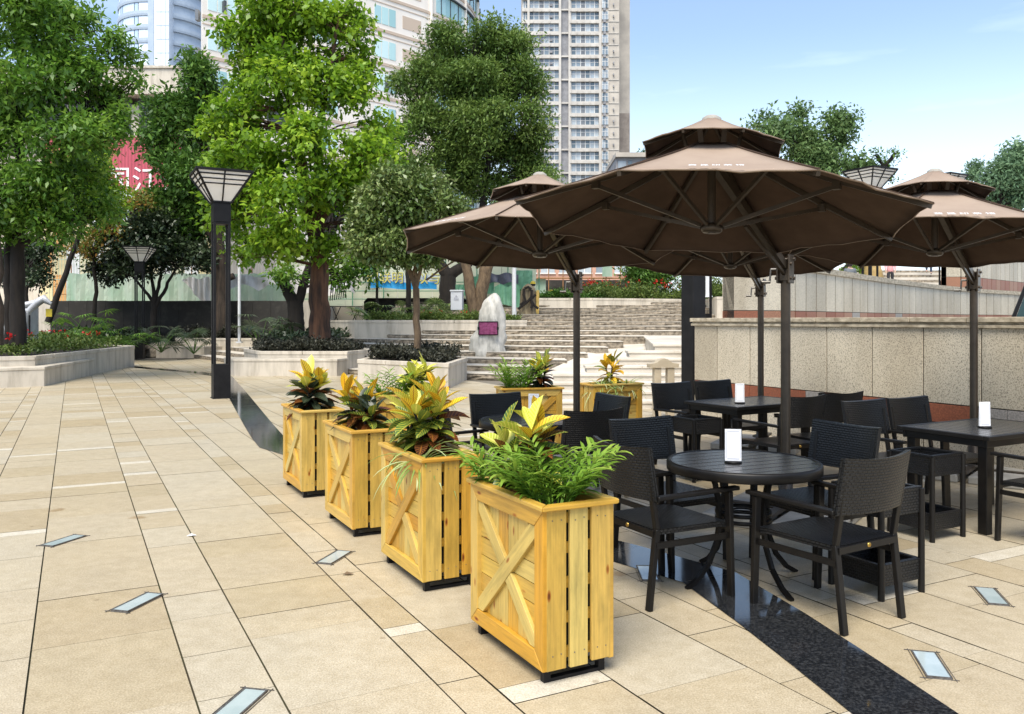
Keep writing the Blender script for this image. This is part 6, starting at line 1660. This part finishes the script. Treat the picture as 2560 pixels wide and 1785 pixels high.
def person(label, loc, rz, h, top, trou, step=.12, helmet=False, longc=.0, lift=0.0):
    k = h/1.70
    t = thing("person", label, "person", loc, rz); t.scale = (k,k,k)
    J = dict(pel=(0,0,.93), sp=(0,.01,1.14), ch=(0,.0,1.33), nk=(0,.01,1.46), hd=(0,.02,1.54), ht=(0,.03,1.64))
    V, E, Rd = [], [], []
    def add(p, r_, par=None):
        V.append(p); Rd.append(r_)
        if par is not None: E.append((par, len(V)-1))
        return len(V)-1
    a = add(J['pel'], (.13,.10)); b = add(J['sp'], (.12,.09), a); c = add(J['ch'], (.145,.10), b); n = add(J['nk'], .052, c); hd = add(J['hd'], (.073,.088), n); add(J['ht'], (.066,.08), hd)
    nose = add((0,.125,1.55), .014, hd)
    for s in (-1,1):
        sh = add((s*.17,0,1.39), .062, c); el = add((s*.23,-.03+.05*s*step*4,1.12), .044, sh); wr = add((s*.22,.10+.2*s*step,.90), .030, el); pm = add((s*.215,.13+.2*s*step,.83), (.020,.036), wr)
        for q_ in range(4): f1 = add((s*(.222-.004*q_),.105+.018*q_+.2*s*step,.765), .009, pm); add((s*.212,.115+.018*q_+.2*s*step,.735-.006*(1.5-abs(q_-1.5))), .008, f1)
        th = add((s*.19,.165+.2*s*step,.80), .010, pm); add((s*.185,.18+.2*s*step,.775), .008, th)
        f = s*step; lz = lift if s > 0 else 0
        hp = add((s*.09,0,.88), .088, a); kn = add((s*.095,f*.9+.03+lz*.8,.49+lz*.3), .058, hp); an = add((s*.095,f*1.5-.03-lz*1.2,.09+lz), .036, kn); add((s*.10,f*1.5+.13-lz*1.1,.035+lz*.8), (.03,.042), an)
    skinned("body", V, E, Rd, "skin", t)
    JV = [V[0],V[1],V[2],(0,.01,1.45)]; JR = [(.165,.125),(.155,.12),(.175,.125),.07]; JE = [(0,1),(1,2),(2,3)]
    if longc: JV[0] = (0,0,.93-longc); JR[0] = (.20,.15)
    for s, i0 in ((-1,7),(1,23)):
        pass
    idx = {}
    for s in (-1,1):
        b0 = len(JV); JV += [(s*.17,0,1.39),(s*.23,-.03+.05*s*step*4,1.12),(s*.222,.085+.2*s*step,.92)]; JR += [.078,.060,.046]; JE += [(2,b0),(b0,b0+1),(b0+1,b0+2)]
    skinned("jacket", JV, JE, JR, top, t)
    TV, TE, TR = [(0,0,.95),(0,0,.90)], [(0,1)], [(.145,.115),(.14,.115)]
    for s in (-1,1):
        f = s*step; lz = lift if s > 0 else 0; b0 = len(TV)
        TV += [(s*.09,0,.84),(s*.095,f*.9+.03+lz*.8,.49+lz*.3),(s*.095,f*1.5-.03-lz*1.2,.12+lz)]; TR += [.10,.072,.056]; TE += [(1,b0),(b0,b0+1),(b0+1,b0+2)]
    skinned("trousers", TV, TE, TR, trou, t)
    for s in (-1,1):
        f = s*step; lz = lift if s > 0 else 0
        skinned("shoe", [(s*.095,f*1.5-.06-lz*1.2,.055+lz),(s*.10,f*1.5+.05-lz*1.15,.045+lz*.9),(s*.10,f*1.5+.15-lz*1.1,.035+lz*.8)], [(0,1),(1,2)], [(.042,.045),(.045,.04),(.036,.026)], "shoe", t)
    m = MB(); m.lathe([(.093,-.06),(.103,.0),(.100,.05),(.08,.095),(.045,.118),(0,.125)], 18, (0,.005,1.60)); m.v = [(x, y*1.10+.0, z) for x,y,z in m.v if True]
    if helmet:
        m.build("hair", MAT["hair_black"], t); m = MB(); m.lathe([(.155,.03),(.135,.03),(.13,.07),(.115,.12),(.07,.16),(0,.172)], 20, (0,.01,1.60)); m.build("helmet", MAT["helmet_yellow"], t)
    else: m.build("hair", MAT["hair_black"], t)
    m = MB()
    for s in (-1,1): m.lathe([(0,.006),(.010,.003),(.012,0)], 8, (s*.032,.105,1.575)); m.tube([(s*.080,.02,1.53),(s*.088,.015,1.565)], .014, 6)
    m.bar((-.024,.108,1.505),(.024,.108,1.505),.008,.012,c=.5)
    m.build("facial_features", MAT["hair_black"], t)
    return t
person("person in a pale pink quilted jacket and black trousers on the upper level", (18.25,40.0,3.1), R(160), 1.60, "jacket_pink", "cloth_dark", .05, False, .14)
person("dark-haired person in a grey top seen from behind over the curved wall", tuple(Vector(D(2125,655,32.5))-Vector((0,0,1.70))), R(-12), 1.70, "shirt_grey", "cloth_dark", .08)
person("person in blue jeans walking down the upper stair", D(2322,686,42.5), R(150), 1.68, "shirt_grey", "denim", .14, False, 0, .10)
person("worker with a yellow helmet and red vest behind the carved stump", tuple(Vector(D(1333,704,39))-Vector((0,0,1.74))), R(80), 1.70, "vest_red", "cloth_dark", .05, True)
person("worker bending low with a yellow helmet above the dark hedge", tuple(Vector(D(1378,726,41))-Vector((0,0,1.74))), R(-30), 1.70, "shirt_grey", "cloth_dark", .05, True)
